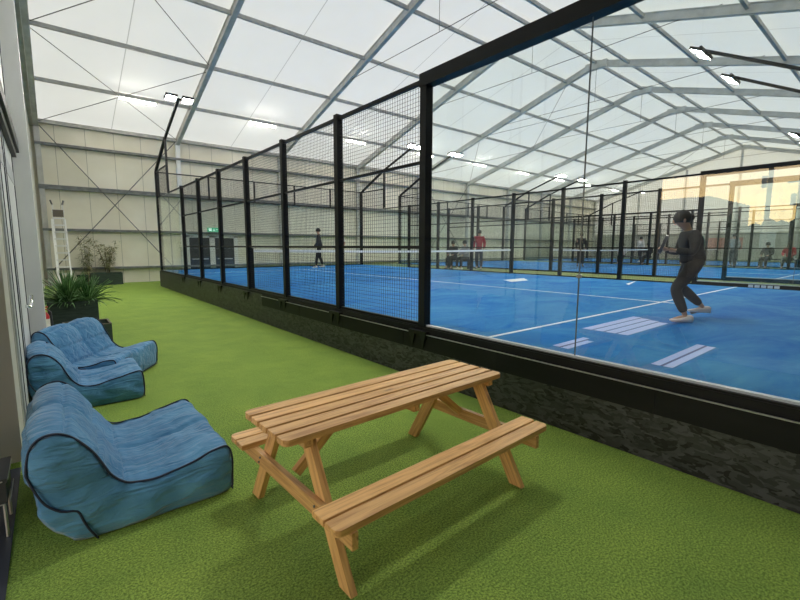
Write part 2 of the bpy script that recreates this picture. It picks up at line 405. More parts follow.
# portal frames (rafters on both slopes and a wall column)
FX = [-3.6 + 5.1 * i for i in range(10)]
ordn = ['first', 'second', 'third', 'fourth', 'fifth', 'sixth', 'seventh', 'eighth', 'ninth', 'tenth']
for i, x in enumerate(FX):
    lab = 'grey aluminium roof frame, %s from the left gable of the hall' % ordn[i]
    if i == 0: lab = 'grey aluminium roof frame against the left gable wall'
    if i == 9: lab = 'grey aluminium roof frame against the far right gable'
    o = empty('portal_frame', (x, YF - .15, 0), 0, lab, 'roof frame', 'portal frames carrying the fabric roof')
    for yE in (YF, YN):
        mb = MB(); zE = roofz(yE); y2 = yE + (.12 if yE < YR else -.12)
        hgt = .26
        mb.bar((x, y2, zE - hgt / 2 + .02), (x, YR, RIDGE - hgt / 2 + .02), .03 if False else .12, hgt)
        # thin flanges
        mb.bar((x, y2, zE + .02), (x, YR, RIDGE + .02), .17, .02)
        mb.bar((x, y2, zE - hgt + .02), (x, YR, RIDGE - hgt + .02), .17, .02)
        mb.build('rafter', M['rafter'], o)
    mb = MB(); mb.box(x - .09, x + .09, YF - .22, YF - .02, 0, EAVE - .1)
    mb.build('column', M['white_metal'] if i in (1,) else M['rafter'], o)
    mb = MB(); mb.box(x - .1, x + .1, YR - .5, YR + .5, RIDGE - .36, RIDGE - .05)
    mb.build('ridge_bracket', M['rafter'], o)
    if 1 < i < 9:
        mb = MB(); mb.tube([(x, 4.3, 8.5), (x, YR, 8.47), (x, 16.5, 8.5)], .012, 5)
        for yy in (YR,): mb.tube([(x, yy, 8.47), (x, yy, RIDGE - .3)], .009, 5)
        mb.build('tie_cable', M['rod'], o)

# purlins
PY = [20.0, 17.3, 14.6, 11.97, 10.5, 9.03, 6.4, 3.7, 1.0]
pn = ['lowest purlin on the far slope', 'second purlin up the far slope', 'third purlin up the far slope', 'upper purlin just beyond the ridge', 'ridge purlin along the roof peak', 'upper purlin on the near side of the ridge', 'second purlin down the near slope', 'third purlin down the near slope', 'lowest purlin on the near slope']
for y, n in zip(PY, pn):
    z = roofz(y) - .03
    mb = MB(); mb.box(-3.68, XR - .05, y - .045, y + .045, z - .12, z)
    tag(mb.build('roof_purlin', M['steel']), 'grey square steel %s' % n, 'purlin', 'purlins running along the hall roof')
mb = MB()
for a in (YN, YF): mb.bar((-3.77, a, roofz(a) - .05), (-3.77, YR, RIDGE - .05), .16, .3)
tag(mb.build('trim_6', M['rafter'], origin=(0, 0, 0)), kind='structure')
# wall girts
for z, h, n in ((.69, .09, 'low dark girt near the foot of the cream wall'), (2.32, .10, 'dark girt at door head height on the cream wall'), (4.04, .17, 'thick dark girt at mid height of the cream wall'), (5.74, .10, 'dark girt high on the cream wall'), (6.6, .14, 'grey eaves beam along the top of cream wall')):
    mb = MB(); mb.box(-3.7, XR - .1, YF - .24, YF - .0, z - h / 2, z + h / 2)
    tag(mb.build('wall_girt', M['steel'] if z > 6 else M['girt']), n, 'girt', 'horizontal girts on the cream wall')
# bracing rods
def rods(name, segs, label, group, r=.016):
    mb = MB()
    for a, b in segs: mb.tube([a, b], r, 6)
    tag(mb.build(name, M['rod']), label, 'brace', group)
def rp(x, y): return (x, y, roofz(y) - .12)
rods('wall_brace', [((-3.5, 22.72, 6.4), (1.2, 22.72, .4)), ((-3.45, 22.69, .70), (1.4, 22.69, 6.5))], 'crossed steel rods on the cream wall above the bamboo', 'crossed rods on the wall', .02)
rods('wall_brace', [((16.9, 22.72, 6.5), (21.9, 22.72, .4)), ((16.9, 22.69, .4), (21.9, 22.69, 6.5))], 'crossed steel rods on the cream wall far behind the court', 'crossed rods on the wall', .02)
for x0, nm in ((-3.5, 'nearest the left gable'), (16.9, 'in the middle bays of the roof'), (37.4, 'by the far right gable')):
    for (a, b, sl) in ((22.7, 17.5, 'low on the far slope'), (17.2, 12.0, 'high on the far slope')):
        rods('roof_brace', [(rp(x0, a), rp(x0 + 5, b)), (rp(x0, b), rp(x0 + 5, a))], 'crossed thin roof rods %s, %s' % (sl, nm), 'crossed rods under the roof', .013)
# gable posts on the right
for k, y in enumerate((6.5, 10.5, 14.5, 18.5)):
    mb = MB(); mb.box(XR - .2, XR - .05, y - .08, y + .08, 0, roofz(y) - .34)
    tag(mb.build('gable_post', M['rafter']), 'grey post up the far right gable, %s of four from the near side' % ordn[k], 'post', 'posts of the far gable wall')

# LED battens under the lowest purlin, one per bay
k = 0
bay = ['first', 'second', 'third', 'fourth', 'fifth', 'sixth', 'seventh', 'eighth', 'ninth']
for i in range(9):
    xc = -.55 + 5.1 * i if i else -.45
    o = empty('batten_light', (xc, 19.97, roofz(20) - .2), 0, 'white tube light under the lowest purlin in the %s bay from the left' % bay[i], 'light', 'tube lights under the roof')
    mb = MB(); mb.box(xc - .62, xc + .62, 19.93, 20.01, roofz(20) - .19, roofz(20) - .15); mb.build('housing', M['white_metal'], o)
    mb = MB(); mb.tube([(xc - .6, 19.97, roofz(20) - .23), (xc + .6, 19.97, roofz(20) - .23)], .04, 8); mb.build('tube', M['batten'], o)

# doors and exit sign on the back wall
d = empty('door_2', (2.9, YF - .02, 0)); tag(d, 'white framed double door with dark leaves in the cream wall', kind='structure')
mb = MB()
for a, c in ((1.55, 1.8), (2.75, 3.0), (3.95, 4.15)): mb.box(a, c, YF - .1, YF, 0, 2.2)
mb.box(1.55, 4.15, YF - .1, YF, 2.08, 2.25); mb.build('door_frame', M['white_metal'], d)
for a, c in ((1.8, 2.75), (3.0, 3.95)):
    mb = MB(); mb.box(a, c, YF - .07, YF, 0, 2.08); l = mb.build('door_leaf', M['door_dark'], d)
    mb = MB(); mb.box(a + .1, c - .1, YF - .12, YF - .09, 1.0, 1.05); mb.build('push_bar', M['alu'], d)
o = empty('exit_sign', (2.9, YF - .28, 2.42), 0, 'green and white running man exit sign above the dark double door', 'sign')
mb = MB(); mb.box(2.62, 3.16, YF - .3, YF - .25, 2.38, 2.58); mb.build('sign_box', M['exit'], o)
mb = MB()
yy = YF - .31
mb.box(2.68, 2.82, yy, yy + .01, 2.42, 2.54)
mb.bar((2.92, yy, 2.53), (2.93, yy, 2.47), .03, .01, (0, 1, 0)); mb.bar((2.93, yy, 2.47), (2.98, yy, 2.41), .02, .01, (0, 1, 0)); mb.bar((2.93, yy, 2.47), (2.88, yy, 2.42), .02, .01, (0, 1, 0))
mb.bar((3.02, yy, 2.48), (3.1, yy, 2.48), .03, .01, (0, 1, 0)); mb.build('pictogram', M['exit_white'], o)

# ------------------------------------------------------------------ raised deck
mb = MB(); mb.box(-.01, XR - .3, Y0 - .3, Y1 + .12, .0, P - .02)
tag(mb.build('raised_deck', M['deck_turf'], origin=(0, 0, 0)), 'raised deck carrying the courts, green turf between them', kind='structure')
mb = MB(); mb.box(-.075, -.05, Y0 - .3, Y1 + .12, 0, .40); mb.box(-.075, XR - .3, Y1 + .12, Y1 + .15, 0, P - .03)
tag(mb.build('trim_2', M['osb'], origin=(0, 0, 0)), 'black painted strand board skirt below the court', kind='structure')
mb = MB(); mb.box(-.09, -.05, Y0 - .3, 9.0, .385, .575); mb.box(-.115, -.05, Y0 - .3, 9.0, .575, .583)
for y in (-.3, 1.2, 2.7, 4.2, 5.7, 7.2): mb.box(-.094, -.09, y, y + .012, .385, .575)
mb.box(-.06, -.01, Y0 - .3, Y1 + .12, .583, .655)
tag(mb.build('trim_3', M['skirt_beam'], origin=(0, 0, 0)), 'dark steel edge beam above the strand board', kind='structure')
mb = MB(); mb.box(-.078, -.05, 9.0, Y1 + .12, .40, .62)
tag(mb.build('trim_4', M['osb'], origin=(0, 0, 0)), kind='structure')
mb = MB(); mb.box(-.112, -.088, Y0 - .3, 9.0, .583, .588)
tag(mb.build('trim_5', M['alu'], origin=(0, 0, 0)), 'thin bright ledge on the edge beam', kind='structure')

# courts
CX = [0, 12.7, 25.4]
cn = ['nearest blue court', 'middle blue court', 'farthest blue court']
def court_surface(x0, idx):
    mb = MB(); mb.box(x0, x0 + 10, Y0, Y1, P - .02, P)
    mb.cur = 1; z = P + .002
    ys, ye = Y0 + 3.05, Y1 - 3.05
    mb.box(x0 + .04, x0 + 9.96, ys - .025, ys + .025, P, z); mb.box(x0 + .04, x0 + 9.96, ye - .025, ye + .025, P, z)
    mb.box(x0 + 4.975, x0 + 5.025, ys - .2, ye + .2, P, z + .001)
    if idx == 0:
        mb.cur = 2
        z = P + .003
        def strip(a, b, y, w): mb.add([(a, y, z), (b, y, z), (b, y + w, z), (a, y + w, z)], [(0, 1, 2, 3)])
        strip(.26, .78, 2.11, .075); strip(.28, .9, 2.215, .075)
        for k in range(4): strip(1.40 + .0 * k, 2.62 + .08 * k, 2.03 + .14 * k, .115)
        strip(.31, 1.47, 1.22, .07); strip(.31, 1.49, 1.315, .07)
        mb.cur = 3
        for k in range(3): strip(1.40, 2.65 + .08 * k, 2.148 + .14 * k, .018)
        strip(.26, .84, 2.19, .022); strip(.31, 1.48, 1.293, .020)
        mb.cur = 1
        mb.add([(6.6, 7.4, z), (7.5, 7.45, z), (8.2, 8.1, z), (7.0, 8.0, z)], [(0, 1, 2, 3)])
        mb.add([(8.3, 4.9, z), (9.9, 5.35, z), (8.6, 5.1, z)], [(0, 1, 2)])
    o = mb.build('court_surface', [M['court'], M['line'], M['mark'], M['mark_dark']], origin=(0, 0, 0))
    tag(o, 'blue surface of the %s with white lines' % cn[idx], kind='structure')
for i, x in enumerate(CX): court_surface(x, i)

# ---- fences
def mesh_panel_data(w, h, key):
    mb = MB(); t = .0032
    n = int(w / .05); m = int(h / .05)
    for i in range(n + 1): x = i * w / n; mb.add([(-t/2, x - t/2, 0), (t/2, x - t/2, 0), (t/2, x + t/2, 0), (-t/2, x + t/2, 0), (-t/2, x - t/2, h), (t/2, x - t/2, h), (t/2, x + t/2, h), (-t/2, x + t/2, h)], [(0, 1, 5, 4), (1, 2, 6, 5), (2, 3, 7, 6), (3, 0, 4, 7)])
    for j in range(m + 1):
        z = j * h / m; x0 = 0; x1 = w
        mb.add([(t/2, x0, z - t/2), (1.5*t, x0, z - t/2), (1.5*t, x0, z + t/2), (t/2, x0, z + t/2), (t/2, x1, z - t/2), (1.5*t, x1, z - t/2), (1.5*t, x1, z + t/2), (t/2, x1, z + t/2)], [(0, 1, 5, 4), (1, 2, 6, 5), (2, 3, 7, 6), (3, 0, 4, 7)])
    me = bpy.data.meshes.new(key); me.from_pydata([tuple(v) for v in mb.v], [], mb.f); me.materials.append(M['wire']); me.update()
    return me
ME_SIDE = mesh_panel_data(1.92, 2.9, 'mesh_side')
ME_SIDE0 = mesh_panel_data(1.98, .92, 'mesh_top')
def place(name, me, parent, loc, rz=0):
    o = bpy.data.objects.new(name, me); COL.objects.link(o); o.parent = parent; o.location = Vector(loc) - parent.location; o.rotation_euler = (0, 0, rz)
    return o
HS = 2.953; HC = 3.963
def side_fence(x, label, near_bits=False):
    o = empty('side_fence', (x, (Y0 + Y1) / 2, P), 0, label, 'fence', 'long side fences of the courts')
    for k in range(2, 9):
        y = Y0 + 2 * k
        wd = .054 if k == 2 else .050
        mb = MB(); mb.box(x - wd, x + wd, y - wd, y + wd, P, P + HS + (.03 if k == 2 else .035))
        p = mb.build('post', M['black'], o)
        if x == 0:
            mb = MB()
            mb.box(x - .125, x - .05, y - .16, y + .16, P - .083, P - .045)
            for s in (-.10, .10):
                mb.add([(x - .125, y + s - .055, P - .083), (x - .125, y + s + .055, P - .083), (x - .11, y + s, P - .27), (x - .092, y + s - .055, P - .083), (x - .092, y + s + .055, P - .083)], [(0, 1, 2), (3, 2, 4), (0, 2, 3), (1, 4, 2), (0, 3, 4, 1)])
            mb.build('foot_bracket', M['black'], p if False else o)
    for k in range(2, 8):
        y = Y0 + 2 * k
        place('mesh_panel', ME_SIDE, o, (x, y + .04, P + .03))
        for w_, za, zb in ((.022, HS - .05, HS), (.018, 1.985, 2.02), (.016, .962, 1.0), (.02, .0, .035)):
            mb = MB(); mb.box(x - w_, x + w_, y + .05, y + 1.95, P + za, P + zb); mb.build('rail', M['black'], o)
    # near heavy beam over the glass, light rail at the far end
    mb = MB(); mb.box(x - .065, x + .065, Y0 - .05, Y0 + 4.06, P + HS - .10, P + HS + .045); mb.build('top_beam', M['black'], o)
    zb = 0 if x == 0 else .085
    mb = MB(); mb.box(x - .05, x + .045, Y0 - .1, Y0 + 3.95, P - .088, P + .004 + zb); mb.build('bottom_beam', M['black'], o)
    mb = MB(); mb.box(x - .02, x + .03, Y0 + .05, Y0 + 3.94, P + .004 + zb, P + .022 + zb); mb.build('glazing_channel', M['pale_channel'], o)
    mb = MB(); mb.box(x - .045, x + .03, Y0 + 3.95, Y1, P - .05, P + .0); mb.build('bottom_beam', M['black'], o)
    mb = MB(); mb.box(x - .02, x + .02, Y0 + 16.04, Y1 - 2, P + HS - .03, P + HS + .01); mb.build('top_rail', M['black'], o)
    for a in (0, 2, 16, 18):
        mb = MB(); mb.box(x - .006, x + .006, Y0 + a + .008 + (.05 if a == 0 else 0), Y0 + a + 1.992 - (.045 if a in (2,) else 0) + (0 if a != 18 else -.05), P + .005, P + HS - (.1 if a < 4 else .03)); mb.build('glass_panel', M['glass'], o)
    for a in (2, 18):
        mb = MB()
        mb.box(x - .012, x + .012, Y0 + a - .02, Y0 + a + .02, P + .72, P + .75)
        mb.build('glass_clip', M['alu'] , o)
        mb = MB(); mb.box(x - .0065, x + .0065, Y0 + a - .0035, Y0 + a + .0035, P + .005, P + HS - .1); mb.build('glass_joint', M['girt'], o)
    for a, b_ in ((Y0, Y0 + 1.95), (Y1 - 1.95, Y1)):
        mb = MB(); mb.box(x - .02, x + .02, a, b_, P + HC - .04, P + HC)
        ys = a if a > 5 else b_
        mb.box(x - .025, x + .025, ys - .025, ys + .025, P + HS, P + HC)
        mb.build('corner_frame', M['black'], o)
        place('mesh_panel', ME_SIDE0, o, (x, a, P + HS + .03))
    return o
for i, x in enumerate(CX):
    side_fence(x, ['black mesh side fence nearest the picnic table, glass at its near end', 'left side fence of the middle court', 'left side fence of the farthest court'][i])
    side_fence(x + 10, ['far side fence of the nearest court behind the player', 'right side fence of the middle court', 'right side fence of the farthest court'][i])
for i, x in enumerate(CX):
    for y, nm in ((Y1, 'back'), (Y0, 'near')):
        o = empty('end_wall', (x + 5, y, P), 0, 'glass and mesh %s end wall of the %s' % ('far' if nm == 'back' else 'near', cn[i]), 'fence', 'glass end walls of the courts')
        for xx in (x, x + 10):
            mb = MB(); 
            a_, b_ = (xx - .04, xx + .10) if xx == x else (xx - .10, xx + .04)
            mb.box(a_, b_, y, y + .12, P, P + HC + .02) if y > 5 else mb.box(a_, b_, y - .12, y, P, P + HC + .02)
            mb.build('corner_post', M['black'], o)
        for k in range(5):
            xa = x + 2 * k
            mb = MB(); mb.box(xa + .1 if k == 0 else xa + .008, xa + 1.9 if k == 4 else xa + 1.992, y + .02, y + .032, P + .01, P + 2.99); mb.build('glass_panel', M['glass'], o)
            place('mesh_panel', ME_SIDE0, o, (xa + 2, y + .03, P + 3.03), PI / 2)
        mb = MB(); mb.box(x + .09, x + 9.91, y, y + .05, P + HC - .04, P + HC); mb.box(x + .09, x + 9.91, y, y + .05, P + 2.99, P + 3.03)
        for k in range(1, 5): mb.box(x + 2 * k - .03, x + 2 * k + .03, y, y + .05, P + 3.0, P + HC)
        mb.box(x + .09, x + 9.91, y - .01, y + .06, P, P + .04)
        mb.build('mesh_frame', M['black'], o)

# nets
def net(x, label):
    o = empty('court_net', (x + 5, 9.9, P), 0, label, 'net', 'nets across the courts')
    mb = MB(); t = .0028
    n = 200
    for i in range(n + 1):
        a = x + .1 + 9.8 * i / n; mb.box(a - t/2, a + t/2, 9.9 - t/2, 9.9 + t/2, P + .01, P + .86)
    for j in range(18):
        z = P + .02 + .048 * j; mb.box(x + .1, x + 9.9, 9.9 - t/2, 9.9 + t/2, z - t/2, z + t/2)
    mb.build('netting', M['wire'], o)
    mb = MB(); m = 24
    for k in range(m):
        a, b = x + .1 + 9.8 * k / m, x + .1 + 9.8 * (k + 1) / m
        f = lambda q: P + .915 - .035 * math.sin(PI * (q - x - .1) / 9.8)
        mb.add([(a, 9.893, f(a) - .06), (b, 9.893, f(b) - .06), (b, 9.907, f(b) - .06), (a, 9.907, f(a) - .06), (a, 9.893, f(a)), (b, 9.893, f(b)), (b, 9.907, f(b)), (a, 9.907, f(a))], [(3, 2, 1, 0), (4, 5, 6, 7), (0, 1, 5, 4), (2, 3, 7, 6)])
    mb.build('tape', M['line'], o)
    for xx in (x + .08, x + 9.92):
        mb = MB(); mb.box(xx - .022, xx + .022, 9.878, 9.922, P, P + .95); mb.box(xx - .06, xx + .06, 9.82, 9.98, P, P + .015); mb.build('net_post', M['black'], o)
for i, x in enumerate(CX): net(x, 'white taped black net across the %s' % cn[i])

# floodlight masts
def mast(x, yend, label):
    near = yend < 5; s = 1 if near else -1
    o = empty('floodlight_mast', (x, yend, P + HC), 0, label, 'floodlight', 'floodlight masts leaning over the courts')
    base = Vector((x, yend, P + HC + .02)); knee = Vector((x, yend + s * 2.0, 5.55)); tip = Vector((x, yend + s * (4.2 if near else 4.3), 6.72 if near else 6.33))
    mb = MB(); mb.bar(base, knee, .09, .09); mb.bar(knee - (knee - base) * .02, tip, .075, .075); mb.build('pole', M['black'], o)
    mb = MB(); mb.bar((x, yend + s * 2.02, P + HC if False else P + HS + .04), knee, .07); mb.build('strut', M['black'], o)
    mb = MB(); mb.bar(tip + Vector((-.42, 0, -.01)), tip + Vector((.42, 0, -.01)), .05); mb.build('crossbar', M['black'], o)
    for dx in (-.24, .24):
        c = tip + Vector((dx, s * .10, -.02))
        R = Matrix.Rotation((.45 if near else -.25), 4, 'X')
        mb = MB(); mb.box(-.17, .17, -.16, .16, -.03, .04); mb.v = [R @ v + c for v in mb.v]; h = mb.build('lamp_head', M['black'], o)
        mb = MB(); mb.box(-.14, .14, -.13, .13, -.036, -.0301); mb.v = [R @ v + c for v in mb.v]; mb.build('lens', M['lens'], h, origin=tuple(o.location))
    return o
where = {0: 'left side of the nearest court', 10: 'right side of the nearest court', 12.7: 'left side of the middle court', 22.7: 'right side of the middle court', 25.4: 'left side of the farthest court', 35.4: 'right side of the farthest court'}
for x, n in where.items():
    mast(x, Y1, 'black leaning floodlight mast at the far corner, %s' % n)
    mast(x, Y0, 'black leaning floodlight mast at the near corner, %s' % n)

# white lettering strip low on the far side rail
mb = MB()
for k in range(5):
    a = 2.12 + k * .125
    mb.box(9.944, 9.949, a, a + .10, P + .01, P + .075); mb.box(9.94, 9.944, a + .02 * (k % 3), a + .05 + .02 * (k % 3), P + .02, P + .075)
tag(mb.build('rail_lettering', M['line']), 'blurred white block letters low on the far side rail', 'lettering')

# ------------------------------------------------------------------ picnic table
TC = Vector((-1.87, 2.16, 0))
tb = empty('picnic_table', TC, 0, 'varnished pine picnic table with two attached benches on the turf', 'picnic table')
def board(name, parent, p, q, w, t, upv=(0, 0, 1), ang=(0, 0), cr=(0, 0, 0, 0), mat='wood', bev=.004):
    """board from p to q (centre line), width w across, thickness t along upv; cr = corner radii; ang = end cut slants"""
    p = Vector(p); q = Vector(q); d = (q - p); Lh = d.length / 2; d.normalize()
    upv = Vector(upv); side = upv.cross(d).normalized(); upn = d.cross(side).normalized()
    pts = []
    cs = [(-Lh + ang[0], -w/2, cr[0], 180), (Lh + ang[1], -w/2, cr[1], 270), (Lh - ang[1], w/2, cr[2], 0), (-Lh - ang[0], w/2, cr[3], 90)]
    for x, y, r, a0 in cs:
        if r <= 0: pts.append((x, y)); continue
        cx = x + (r if x < 0 else -r); cy = y + (r if y < 0 else -r)
        for k in range(6):
            a = math.radians(a0 + 90 * k / 5); pts.append((cx + r * math.cos(a), cy + r * math.sin(a)))
    n = len(pts)
    bm = bmesh.new()
    lo = [bm.verts.new((a, b, -t/2)) for a, b in pts]; hi = [bm.verts.new((a, b, t/2)) for a, b in pts]
    bm.faces.new(lo[::-1]); bm.faces.new(hi)
    for i in range(n): bm.faces.new((lo[i], lo[(i+1) % n], hi[(i+1) % n], hi[i]))
    bmesh.ops.bevel(bm, geom=[e for e in bm.edges if abs(e.verts[0].co.z - e.verts[1].co.z) < 1e-6], offset=bev, segments=2, affect='EDGES', profile=.6)
    me = bpy.data.meshes.new(name); bm.to_mesh(me); bm.free(); me.materials.append(M[mat])
    o = bpy.data.objects.new(name, me); COL.objects.link(o)
    c = (p + q) / 2
    mw = Matrix(((d.x, side.x, upn.x, 0), (d.y, side.y, upn.y, 0), (d.z, side.z, upn.z, 0), (0, 0, 0, 1)))
    o.rotation_euler = mw.to_euler(); o.location = c
    if parent: o.parent = parent; o.location = c - parent.location
    return o
xa, xb = -2.755, -1.0
w5 = .0885
ytop0 = 1.855
for k in range(5):
    yc = ytop0 + w5 / 2 + k * (w5 + .019)
    cr = (0, 0, 0, 0)
    if k == 0: cr = (.035, .035, 0, 0)
    if k == 4: cr = (0, 0, .035, .035)
    board('tabletop_plank', tb, (xa, yc, .70), (xb, yc, .70), w5, .034, cr=cr)
YM = ytop0 + 2.5 * w5 + 2 * .019   # centre line
for s in (-1, 1):
    for k in range(2):
        yc = YM + s * (.432 + .113 * k) + s * .047
        cr = [0, 0, 0, 0]
        if s < 0 and k == 1: cr = (.035, .035, 0, 0)
        if s > 0 and k == 1: cr = (0, 0, .035, .035)
        board('seat_plank', tb, (xa + .045, yc, .412), (xb + .02, yc, .412), .098, .034, cr=cr)
for x, sx in ((-2.60, 1), (-1.15, -1)):
    board('top_cleat', tb, (x - sx * .02, YM - .25, .66), (x - sx * .02, YM + .25, .66), .05, .036, bev=.004)
    for s in (-1, 1):
        board('leg', tb, (x + sx * .02, YM + s * .16, .668), (x + sx * .02, YM + s * .53, .008), .088, .04, upv=(1, 0, 0), ang=(s * .024, -s * .024), bev=.003)
    board('seat_bearer', tb, (x - sx * .02, YM - .65, .352), (x - sx * .02, YM + .65, .352), .085, .036, upv=(1, 0, 0), bev=.004)
    board('brace', tb, (x + sx * .03, YM, .385), (x + sx * .36, YM, .665), .055, .034, upv=(0, 1, 0), bev=.003)
    mb = MB()
    for s in (-1, 1):
        for z in (.37, .335):
            yy = YM + s * (.16 + (.668 - z) * .37 / .66)
            mb.tube([(x - sx * .038, yy, z), (x - sx * .045, yy, z)], .007, 8)
    mb.build('bolt', M['rod'], tb)
mb = MB(); mb.box(-1.9, -1.84, YM - .25, YM + .25, .64, .683)
board('top_cleat', tb, (-1.87, YM - .25, .66), (-1.87, YM + .25, .66), .045, .045)
tb.rotation_euler = (0, 0, math.radians(1.8)); tb.location = (TC.x - .035, TC.y + .035, 0)

# ------------------------------------------------------------------ beanbag loungers
PROF = [(0.98, 0.02), (1.005, .10), (1.005, .24), (.975, .335), (.88, .335), (.74, .30), (.60, .268), (.48, .262), (.39, .285), (.32, .35), (.27, .44), (.215, .55), (.155, .635), (.08, .685), (0.0, .675), (-.045, .62), (-.065, .51), (-.06, .38), (-.03, .22), (.04, .09), (.13, .01), (.3, 0.0), (.6, 0.0), (.88, 0.0)]
def crom(P_, n):
    m = len(P_); out = []
    for i in range(n):
        t = i * m / n; k = int(t); f = t - k
        p0, p1, p2, p3 = (P_[(k + j) % m] for j in (-1, 0, 1, 2))
        out.append(tuple(.5 * ((2 * p1[c]) + (-p0[c] + p2[c]) * f + (2 * p0[c] - 5 * p1[c] + 4 * p2[c] - p3[c]) * f * f + (-p0[c] + 3 * p1[c] - 3 * p2[c] + p3[c]) * f ** 3) for c in (0, 1)))
    return out
MED = [(.06, .52), (.075, .42), (.11, .30), (.19, .20), (.31, .145), (.50, .135), (.68, .15), (.86, .17)]
def nearest_med(p):
    best = None
    for a, b in zip(MED[:-1], MED[1:]):
        ax, ay = a; bx, by = b; dx, dy = bx - ax, by - ay
        t = max(0, min(1, ((p[0] - ax) * dx + (p[1] - ay) * dy) / (dx * dx + dy * dy)))
        q = (ax + t * dx, ay + t * dy); dd = (q[0] - p[0]) ** 2 + (q[1] - p[1]) ** 2
        if best is None or dd < best[0]: best = (dd, q)
    return best[1]
def med_at(t):
    t = max(0, min(.9999, t)) * (len(MED) - 1); k = int(t); f = t - k
    return (MED[k][0] * (1 - f) + MED[k + 1][0] * f, MED[k][1] * (1 - f) + MED[k + 1][1] * f)
def med_ring(pr):
    n = len(pr); ts = []
    for p in pr:
        best = min(range(201), key=lambda q: (med_at(q / 200)[0] - p[0]) ** 2 + (med_at(q / 200)[1] - p[1]) ** 2)
        ts.append(best / 200)
    for _ in range(6): ts = [sum(ts[(i + d) % n] for d in range(-4, 5)) / 9 for i in range(n)]
    lo, hi = min(ts), max(ts)
    return [med_at(round((t - lo) / (hi - lo) * 60) / 60) for t in ts]
def beanbag(loc, rz, W, label, seed, sc=1.0):
    o = empty('beanbag_chair', loc, rz, label, 'beanbag chair', 'blue beanbag loungers along the left wall')
    n = 192; pr = crom(PROF, n); md = med_ring(pr)
    nrm = []
    for i in range(n):
        a, b = pr[i - 1], pr[(i + 1) % n]; dx, dy = b[0] - a[0], b[1] - a[1]; l = math.hypot(dx, dy) or 1
        nrm.append((dy / l, -dx / l))
    # make sure normals point outwards
    c = sum(((pr[i][0] - md[i][0]) * nrm[i][0] + (pr[i][1] - md[i][1]) * nrm[i][1]) for i in range(n))
    if c < 0: nrm = [(-a, -b) for a, b in nrm]
    stations = []   # (y, lerp, out)
    for l, b in ((1, .038), (.8, .037), (.6, .034), (.42, .029), (.26, .022), (.12, .013)): stations.append((-b, l))
    stations.append((0.0, .015))
    m = 46
    for j in range(m + 1): stations.append((W * j / m, 0))
    stations.append((W, .015))
    for l, b in ((.12, .013), (.26, .022), (.42, .029), (.6, .034), (.8, .037), (1, .038)): stations.append((W + b, l))
    vs = []
    sd = Vector((seed * 3.1, seed * 7.7, seed * 1.3))
    ns = len(stations)
    for j, (y, l) in enumerate(stations):
        for i in range(n):
            px = pr[i][0] * (1 - l) + md[i][0] * l; pz = pr[i][1] * (1 - l) + md[i][1] * l
            u = y / W
            d = 0.
            if l == 0:
                edge = min(y, W - y)
                d += .022 * (1 - math.exp(-edge / .05)) - .012
                t = i / n * 24
                top = 2.5 < t < 18.5
                if top:
                    # centre seam and quilting seams over the back
                    d -= .030 * math.exp(-((y - W / 2) / .020) ** 2)
                    for t0 in (8.2, 10.3, 12.6, 15.0): d -= .022 * math.exp(-((t - t0) / .13) ** 2)
                    if 3.5 < t < 8: d += .012 * math.sin(PI * (t - 3.5) / 4.5) * math.sin(PI * ((2 * u) % 1))
                    if 8.2 < t < 17: d += .026 * abs(math.sin(2 * PI * u)) 
            w_ = noise.noise(Vector((px * 5, y * 3.0, pz * 5)) + sd) * .018 + noise.noise(Vector((px * 6 + pz * 4, y * 14, pz * 9)) + sd) * .010 + noise.noise(Vector((px * 22, y * 5, pz * 20)) + sd) * .007
            if pz < .03: w_ *= .2
            k = 1 - l
            x2 = px + nrm[i][0] * (d + w_) * k; z2 = pz + nrm[i][1] * (d + w_) * k
            y2 = y + (w_ * 1.6 * (l if y > W / 2 else -l))
            # belly bulge on the low sides
            vs.append((x2, y2, max(z2, .002) if pz > -1 else z2))
    fs = []
    for j in range(ns - 1):
        for i in range(n):
            k = (i + 1) % n; fs.append((j * n + i, (j + 1) * n + i, (j + 1) * n + k, j * n + k))
    mb = MB(); mb.add([Vector(v) * sc for v in vs], fs)
    body = local('cushion', mb, M['denim'], o, True)
    bm = bmesh.new(); bm.from_mesh(body.data); bmesh.ops.remove_doubles(bm, verts=bm.verts, dist=.0006); bmesh.ops.recalc_face_normals(bm, faces=bm.faces); bm.to_mesh(body.data); bm.free()
    for p in body.data.polygons: p.use_smooth = True
    for ysd, yin in ((-.004, -1), (W + .004, 1)):
        path = []
        for i in range(n):
            t = i / n * 24
            if t <= 16.3 and t > .2:
                w_ = noise.noise(Vector((pr[i][0] * 5, (0 if yin < 0 else W) * 3.0, pr[i][1] * 5)) + sd) * .014
                path.append((pr[i][0] + nrm[i][0] * (w_ - .001), ysd + yin * .004 * math.sin(i * .5), pr[i][1] + nrm[i][1] * (w_ - .001)))
        for a, b, dy in ((-.045, .40, .020), (-.005, .31, .034), (.06, .245, .040), (.13, .22, .041), (.155, .15, .040), (.18, .08, .034), (.215, .005, .018)):
            path.append((a, ysd + yin * dy, b))
        pts = crom_open(path)
        mb = MB(); mb.tube([Vector(p) * sc for p in pts], .0065, 6)
        local('piping', mb, M['navy'], o, True)
    mb = MB(); mb.tube([Vector((1.0, -.002, .02)) * sc, Vector((1.0, W, .02)) * sc], .006, 6)
    local('piping', mb, M['navy'], o, True)
    return o
